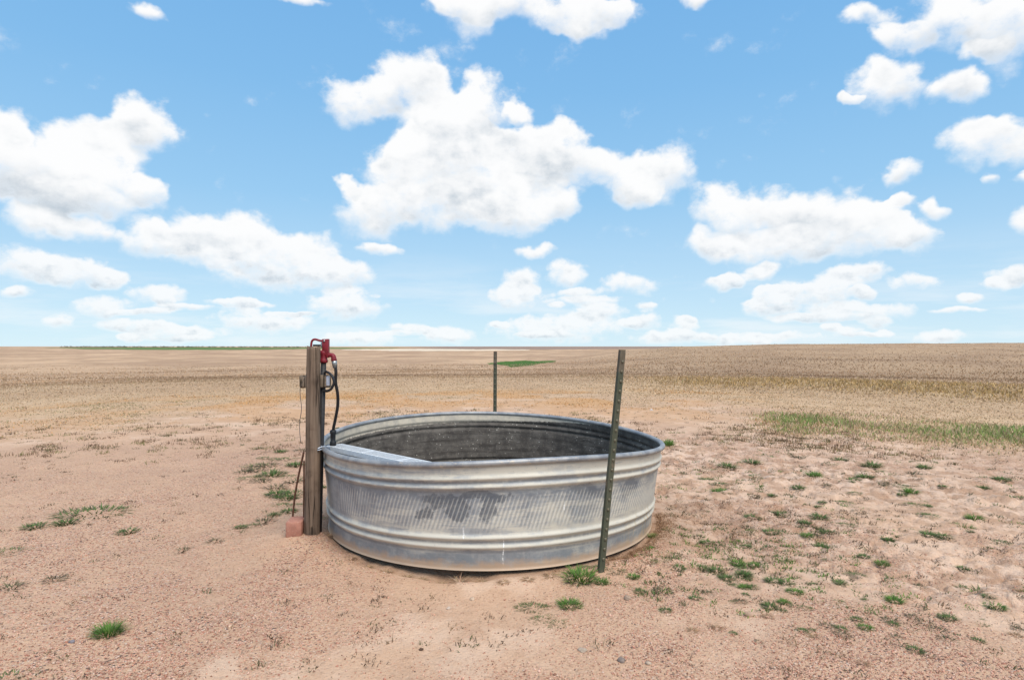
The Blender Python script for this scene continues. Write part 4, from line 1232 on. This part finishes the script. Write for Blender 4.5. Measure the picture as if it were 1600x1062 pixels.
def scatter_blades(name, P, lab, H, W, COLS, seg2=True, lean=0.55):
    """many single blades in one mesh: P (n,3), H, W (n), COLS (n,3)"""
    n = len(P)
    ang = rng.uniform(0, 2 * np.pi, n)
    le = rng.uniform(lean[0], lean[1], n) if isinstance(lean, tuple) else np.abs(rng.normal(0, lean, n))
    dx = np.cos(ang); dy = np.sin(ang)
    face = rng.uniform(0, 2 * np.pi, n)
    wx = np.cos(face) * W / 2; wy = np.sin(face) * W / 2
    mid = P + np.stack([dx * np.sin(le * .5) * H * .5, dy * np.sin(le * .5) * H * .5, np.cos(le * .5) * H * .5], 1)
    tip = mid + np.stack([dx * np.sin(le * 1.4) * H * .5, dy * np.sin(le * 1.4) * H * .5, np.cos(np.minimum(le * 1.4, 1.7)) * H * .5], 1)
    wv = np.stack([wx, wy, np.zeros(n)], 1)
    V = np.stack([P - wv, P + wv, mid - wv * .75, mid + wv * .75, tip], 1).reshape(-1, 3)
    b = np.arange(n)[:, None] * 5
    T = np.concatenate([b + [0, 1, 3], b + [0, 3, 2], b + [2, 3, 4]], 1).reshape(-1, 3)
    me = np_mesh(name, V, T)
    add_col(me, 'tint', np.repeat(COLS, 5, 0))
    o = link(name, me, M_GRASS, smooth=False)
    return o

def sample_ground(n, d0, d1, s0, s1, power=1.0):
    """random plan points in front of the camera, thinning out with distance"""
    u = rng.rand(n)
    d = 1 / (1 / d0 ** power + (1 / d1 ** power - 1 / d0 ** power) * u) ** (1 / power)
    a = rng.uniform(math.atan(s0), math.atan(s1), n)
    return d * np.sin(a), d * np.cos(a)

def build_dry_grass():
    x, y = sample_ground(430000, 6.0, 260.0, -1.15, 1.15, 0.70)
    c = cover_mask(x, y); d = np.hypot(x, y); c = c * (1 - 0.75 * sstep(d, 60, 250))
    clump = fbm(x * 1.7, y * 1.7, 171, 3)
    lush = lush_mask(x, y); rust = rust_mask(x, y)
    keep = rng.rand(len(x)) < np.clip(c * (0.35 + 2.2 * np.clip(clump + 0.12, 0, 1)) + lush * 1.2, 0, 1)
    x, y, c, d, clump, lush, rust = (q[keep] for q in (x, y, c, d, clump, lush, rust))
    n = len(x)
    z = height(x, y) - 0.004
    P = np.stack([x, y, z], 1)
    s_ = x / y
    onhill = sstep(s_, 0.06, 0.30) * sstep(d + 14 * fbm(x / 12, y / 12, 105, 3), 27, 62)
    gold = sstep(s_, 0.12, 0.34) * np.exp(-((d - 27 + 16 * fbm(x / 9, y / 9, 107, 3)) / 8.0) ** 2)
    H = (0.022 + 0.04 * sstep(d, 16, 40) + 0.07 * sstep(d, 35, 80) + 0.10 * gold) * rng.uniform(0.5, 1.5, n) + 0.10 * lush * rng.uniform(0.4, 1.2, n)
    W = np.maximum(0.005, 0.0013 * d) * rng.uniform(0.7, 1.3, n)
    t = rng.rand(n)[:, None]
    C = np.array((0.62, 0.415, 0.25)) * (1 - t) + np.array((0.74, 0.54, 0.34)) * t
    far = sstep(d, 15, 45)[:, None]
    tone = 0.86 + 0.9 * fbm(x / 18, y / 14, 177, 3)[:, None]
    C = C * (1 - far) + C * np.array((0.74, 0.69, 0.67)) * tone * far
    C = C * (1 - 0.22 * onhill[:, None] * np.array((0.8, 1.0, 1.15)))
    gd = rng.rand(n) < gold * 0.8
    C[gd] = np.array((0.58, 0.385, 0.17)) * rng.uniform(0.6, 1.2, (gd.sum(), 1))
    C = C * (1 + 0.16 * sstep(d, 22, 50))[:, None]
    dk = rng.rand(n) < 0.15 * (1 - 0.85 * sstep(d, 20, 45))
    C[dk] = C[dk] * (0.45 + 0.35 * sstep(d[dk], 18, 45))[:, None]
    lt = rng.rand(n) < 0.12
    C[lt] = np.minimum(C[lt] * 1.25, 0.85)
    g = (rng.rand(n) < lush * 0.62)
    C[g] = np.array((0.30, 0.37, 0.115)) * rng.uniform(0.7, 1.3, (g.sum(), 1))
    gl = (rng.rand(n) < 0.42 * (d < 17) * (x < 0.5) * (clump > 0.04)) | (rng.rand(n) < 0.012)
    C[gl] = np.array((0.30, 0.27, 0.11))
    r_ = rng.rand(n) < rust * 0.85
    C[r_] = np.array((0.64, 0.34, 0.125)) * rng.uniform(0.7, 1.25, (r_.sum(), 1))
    C *= 1 + rng.uniform(-0.25, 0.2, (n, 1)) * (1 - 0.6 * sstep(d, 18, 45))[:, None]
    o = scatter_blades("dry_grass", P, None, H, W, C, lean=(0.2, 1.35))
    tag(o, "short dry tan grass covering the prairie beyond the bare dirt", "grass", kind="stuff")
build_dry_grass()

def build_sprigs():
    x, y = sample_ground(5200, 2.9, 8.5, 0.10, 0.95, 0.5)
    n = fbm(x * 1.6 + 2, y * 1.6, 187, 3)
    rr = np.hypot(x - TANK[0], y - TANK[1])
    near = np.exp(-((x - 1.3) / 0.7) ** 2 - ((y - 3.25) / 0.45) ** 2)
    keep = (rr > 1.24) & (y > 2.75) & (rng.rand(len(x)) < np.clip(trample(x, y) * (0.10 + 1.6 * n) + 0.75 * near * (0.5 + 2 * n), 0, 1))
    x, y = x[keep], y[keep]; m = len(x); k = 16
    X = np.repeat(x, k) + rng.normal(0, 0.020, m * k); Y = np.repeat(y, k) + rng.normal(0, 0.016, m * k)
    Z = height(X, Y) - 0.003
    base = np.array([GREEN, BRIGHT, DULL, (0.22, 0.15, 0.085)])
    C = np.repeat(base[rng.choice(4, m, p=[0.40, 0.18, 0.27, 0.15])], k, 0) * rng.uniform(0.7, 1.3, (m * k, 1))
    H = np.repeat(rng.uniform(0.012, 0.034, m), k) * rng.uniform(0.5, 1.3, m * k)
    o = scatter_blades("green_sprigs", np.stack([X, Y, Z], 1), None, H, np.full(m * k, 0.0048), C, lean=(0.5, 1.5))
    tag(o, "fine green sprigs of new grass strewn over the trampled dirt right of the tank", "grass", kind="stuff")
build_sprigs()

def build_weeds():
    """countless little dead weeds and bits of litter on the bare dirt"""
    x, y = sample_ground(9000, 2.4, 15.0, -1.1, 1.1, 0.5)
    d = np.hypot(x, y)
    n = fbm(x * 0.9, y * 0.9, 181, 3)
    rr = np.hypot(x - TANK[0], y - TANK[1])
    keep = (rr > 1.28) & (rng.rand(len(x)) < np.clip(0.05 + 1.5 * np.clip(n, 0, 1) + 0.50 * sstep(d, 6.5, 9.5) * (1 - sstep(d, 11.5, 15)) + 0.40 * trample(x, y), 0, 0.9)) & ~((d < 4.2) & (rng.rand(len(x)) < 0.80))
    x, y = x[keep], y[keep]
    k = 14
    m = len(x)
    sp = 0.022
    X = np.repeat(x, k) + rng.normal(0, sp, m * k); Y = np.repeat(y, k) + rng.normal(0, sp, m * k)
    Z = height(X, Y) - 0.003
    base = np.array([(0.15, 0.10, 0.06), (0.14, 0.13, 0.06), (0.27, 0.18, 0.10), (0.10, 0.14, 0.05)])
    ci = rng.choice(4, m, p=[0.45, 0.27, 0.18, 0.10])
    C = np.repeat(base[ci], k, 0) * rng.uniform(0.7, 1.3, (m * k, 1))
    H = np.repeat(rng.uniform(0.014, 0.040, m), k) * rng.uniform(0.5, 1.3, m * k)
    W = np.full(m * k, 0.0042) * rng.uniform(0.6, 1.4, m * k)
    o = scatter_blades("dead_weeds", np.stack([X, Y, Z], 1), None, H, W, C, lean=(0.75, 1.55))
    tag(o, "tiny dead weeds and plant litter strewn over the bare dirt", "weeds", kind="stuff")
    x, y = sample_ground(5200, 7.0, 14.5, -1.1, 0.75, 0.6)
    d = np.hypot(x, y); e = grass_edge(x / y)
    n = fbm(x * 0.8 + 5, y * 0.8, 183, 3)
    keep = rng.rand(len(x)) < np.clip(np.exp(-((d - e * 0.98) / 1.5) ** 2) * (0.25 + 3.0 * n), 0, 1)
    x, y = x[keep], y[keep]; m = len(x); k = 22
    X = np.repeat(x, k) + rng.normal(0, 0.045, m * k); Y = np.repeat(y, k) + rng.normal(0, 0.045, m * k)
    Z = height(X, Y) - 0.003
    base = np.array([(0.20, 0.125, 0.07), (0.17, 0.15, 0.07), (0.32, 0.21, 0.11), (0.26, 0.24, 0.09)])
    C = np.repeat(base[rng.choice(4, m, p=[0.4, 0.25, 0.2, 0.15])], k, 0) * rng.uniform(0.7, 1.3, (m * k, 1))
    o = scatter_blades("low_weeds", np.stack([X, Y, Z], 1), None, rng.uniform(0.02, 0.06, m * k), np.full(m * k, 0.006), C, lean=(0.2, 1.3))
    tag(o, "low brown and olive weeds in a ragged belt where the dirt meets the grass", "weeds", kind="stuff")
    # thatch of dead roots along the right foot of the tank
    n = 3400
    th = rng.uniform(-1.35, -0.05, n)
    r_ = 1.155 + np.abs(rng.normal(0, 0.065, n)) + 0.02
    X = TANK[0] + r_ * np.cos(th); Y = TANK[1] + r_ * np.sin(th)
    Z = height(X, Y) - 0.004
    keep = fbm(X * 5, Y * 5, 191, 3) > -0.06
    X, Y, Z = X[keep], Y[keep], Z[keep]; n = len(X)
    t = rng.rand(n)[:, None]
    C = np.array((0.36, 0.20, 0.11)) * (1 - t) + np.array((0.50, 0.33, 0.19)) * t
    dk = rng.rand(n) < .3
    C[dk] = (0.25, 0.135, 0.075)
    o = scatter_blades("root_thatch", np.stack([X, Y, Z], 1), None, rng.uniform(0.015, 0.040, n), np.full(n, 0.0035), C, lean=(0.7, 1.5))
    tag(o, "reddish dead root thatch in the dirt along the right foot of the tank", "thatch", kind="stuff")
build_weeds()

# ------------------------------------------------------------------ stones
def build_gravel():
    x, y = sample_ground(150000, 1.7, 8.0, -1.1, 1.1, 1.0)
    rr = np.hypot(x - TANK[0], y - TANK[1])
    gmk = gravel_mask(x, y)
    keep = (rr > 1.18) & (rng.rand(len(x)) < np.clip(gmk * 0.95 - 0.02, 0.03, 1))
    x, y = x[keep], y[keep]; n = len(x)
    z = height(x, y)
    s = 0.0022 + 0.0026 * rng.rand(n) ** 3 + 0.004 * (rng.rand(n) ** 26)
    base = np.array([[1, 0, 0], [0, 1, 0], [-1, 0, 0], [0, -1, 0], [0, 0, 0.75], [0, 0, -0.75]], float)
    tri = np.array([[0, 1, 4], [1, 2, 4], [2, 3, 4], [3, 0, 4], [1, 0, 5], [2, 1, 5], [3, 2, 5], [0, 3, 5]])
    J = base[None] + rng.uniform(-0.32, 0.32, (n, 6, 3))
    a = rng.uniform(0, 6.28, n); c, sn = np.cos(a)[:, None], np.sin(a)[:, None]
    Xr = J[..., 0] * c - J[..., 1] * sn; Yr = J[..., 0] * sn + J[..., 1] * c
    V = np.stack([Xr * s[:, None] + x[:, None], Yr * s[:, None] + y[:, None], J[..., 2] * s[:, None] + z[:, None] + 0.0012], -1).reshape(-1, 3)
    F = (np.arange(n)[:, None, None] * 6 + tri[None]).reshape(-1, 3)
    me = np_mesh("gravel", V, F)
    pal = np.array([(0.58, 0.30, 0.205), (0.46, 0.21, 0.14), (0.68, 0.42, 0.31), (0.28, 0.14, 0.09), (0.64, 0.46, 0.35), (0.20, 0.13, 0.10)])
    ci = rng.choice(6, n, p=[0.34, 0.22, 0.22, 0.13, 0.05, 0.04])
    add_col(me, 'tint', np.repeat(pal[ci] * rng.uniform(0.85, 1.15, (n, 1)), 6, 0))
    m, g, b = mat_new("gravel_grains")
    g.link(g.attr('tint', 'Color'), b.inputs['Base Color'])
    b.inputs['Roughness'].default_value = 0.9; b.inputs['Specular IOR Level'].default_value = 0.25
    o = link("gravel", me, m, smooth=False)
    tag(o, "fine pinkish gravel grains loose on the dirt", "gravel", kind="stuff")
build_gravel()

def build_stone(px, py, w_px, col, label, flat=0.6):
    import bmesh
    p = at(px, py)
    s = w_px * p[1] / FPX / 2
    bm = bmesh.new(); bmesh.ops.create_icosphere(bm, subdivisions=3, radius=1.0)
    sd = random.uniform(0, 50)
    for v in bm.verts:
        c = v.co
        k = 1 + 0.55 * float(fbm(np.array(c.x * 1.3 + sd), np.array(c.y * 1.3 + c.z * 1.7 + sd), 201, 3))
        v.co = (c.x * k * s, c.y * k * s * 0.8, c.z * k * s * flat)
    me = bpy.data.meshes.new("stone"); bm.to_mesh(me); bm.free()
    o = link("stone", me, noise_mat("stone_" + str(px), col, tuple(q * 0.72 for q in col), 60, 0.9, bump=0.5, bdist=0.003, spec=0.2))
    o.location = (p[0], p[1], ground_z(p[0], p[1]) + s * flat * 0.25)
    o.rotation_euler = (0, 0, random.uniform(0, 6))
    tag(o, label, "stone")
for a in ((910, 1017, 17, (0.46, 0.35, 0.26), "flat pale stone chip in the gravel below the leaning steel post", 0.35),
          (971, 1033, 14, (0.26, 0.20, 0.165), "brown-grey stone among the gravel right of the flat pale chip"),
          (1013, 1040, 11, (0.50, 0.38, 0.28), "small pale tan stone at the bottom edge right of the brown-grey stone"),
          (981, 936, 14, (0.40, 0.28, 0.20), "rounded brown stone between the green tufts below the steel post"),
          (738, 935, 10, (0.56, 0.40, 0.28), "pale stone on the dirt in front of the tank"),
          (701, 949, 8, (0.58, 0.45, 0.35), "small light stone in front of the tank left of the pale one"),
          (658, 1012, 8, (0.12, 0.07, 0.045), "small dark brown clod alone on the smooth dirt"),
          (1170, 965, 15, (0.48, 0.31, 0.21), "tan stone lying on the gravel edge right of the tank"),
          (112, 1006, 9, (0.24, 0.21, 0.22), "dark grey pebble left of the largest green tuft"),
          (360, 977, 8, (0.66, 0.44, 0.30), "orange pebble on the gravel right of the largest green tuft"),
          (1018, 1036 - 400 + 4, 5, (0.75, 0.72, 0.68), "white stone in the dry grass beyond the right rim of the tank")):
    build_stone(*a)

# ------------------------------------------------------------------ far trees
def build_treeline():
    V = []; F = []; C = []
    r3 = random.Random(3)
    A = at(100, 543.0); 
    for k in range(260):
        px = r3.uniform(95, 480) if r3.random() < 0.75 else r3.uniform(110, 330)
        Y = r3.uniform(2300, 2500)
        x = (px - 800) / FPX * Y
        z = float(height(np.array([x]), np.array([Y]))[0])
        h = r3.uniform(1.8, 4.6); w = r3.uniform(4, 9)
        for q in range(36):
            cx = x + r3.gauss(0, w * .45); cy = Y + r3.gauss(0, w * .45); cz = z + h * (0.12 + 0.8 * r3.random())
            s = r3.uniform(0.7, 1.6)
            o = len(V)
            for _ in range(3):
                V.append((cx + r3.uniform(-s, s), cy + r3.uniform(-s, s), cz + r3.uniform(-s, s)))
                C.append((0.045, 0.065, 0.035))
            F.append((o, o + 1, o + 2))
    me = mesh("distant_trees", V, F)
    add_col(me, 'tint', C)
    o = link("distant_trees", me, M_GRASS, smooth=False)
    tag(o, "dark line of far trees along the left horizon", "trees", kind="stuff")
build_treeline()
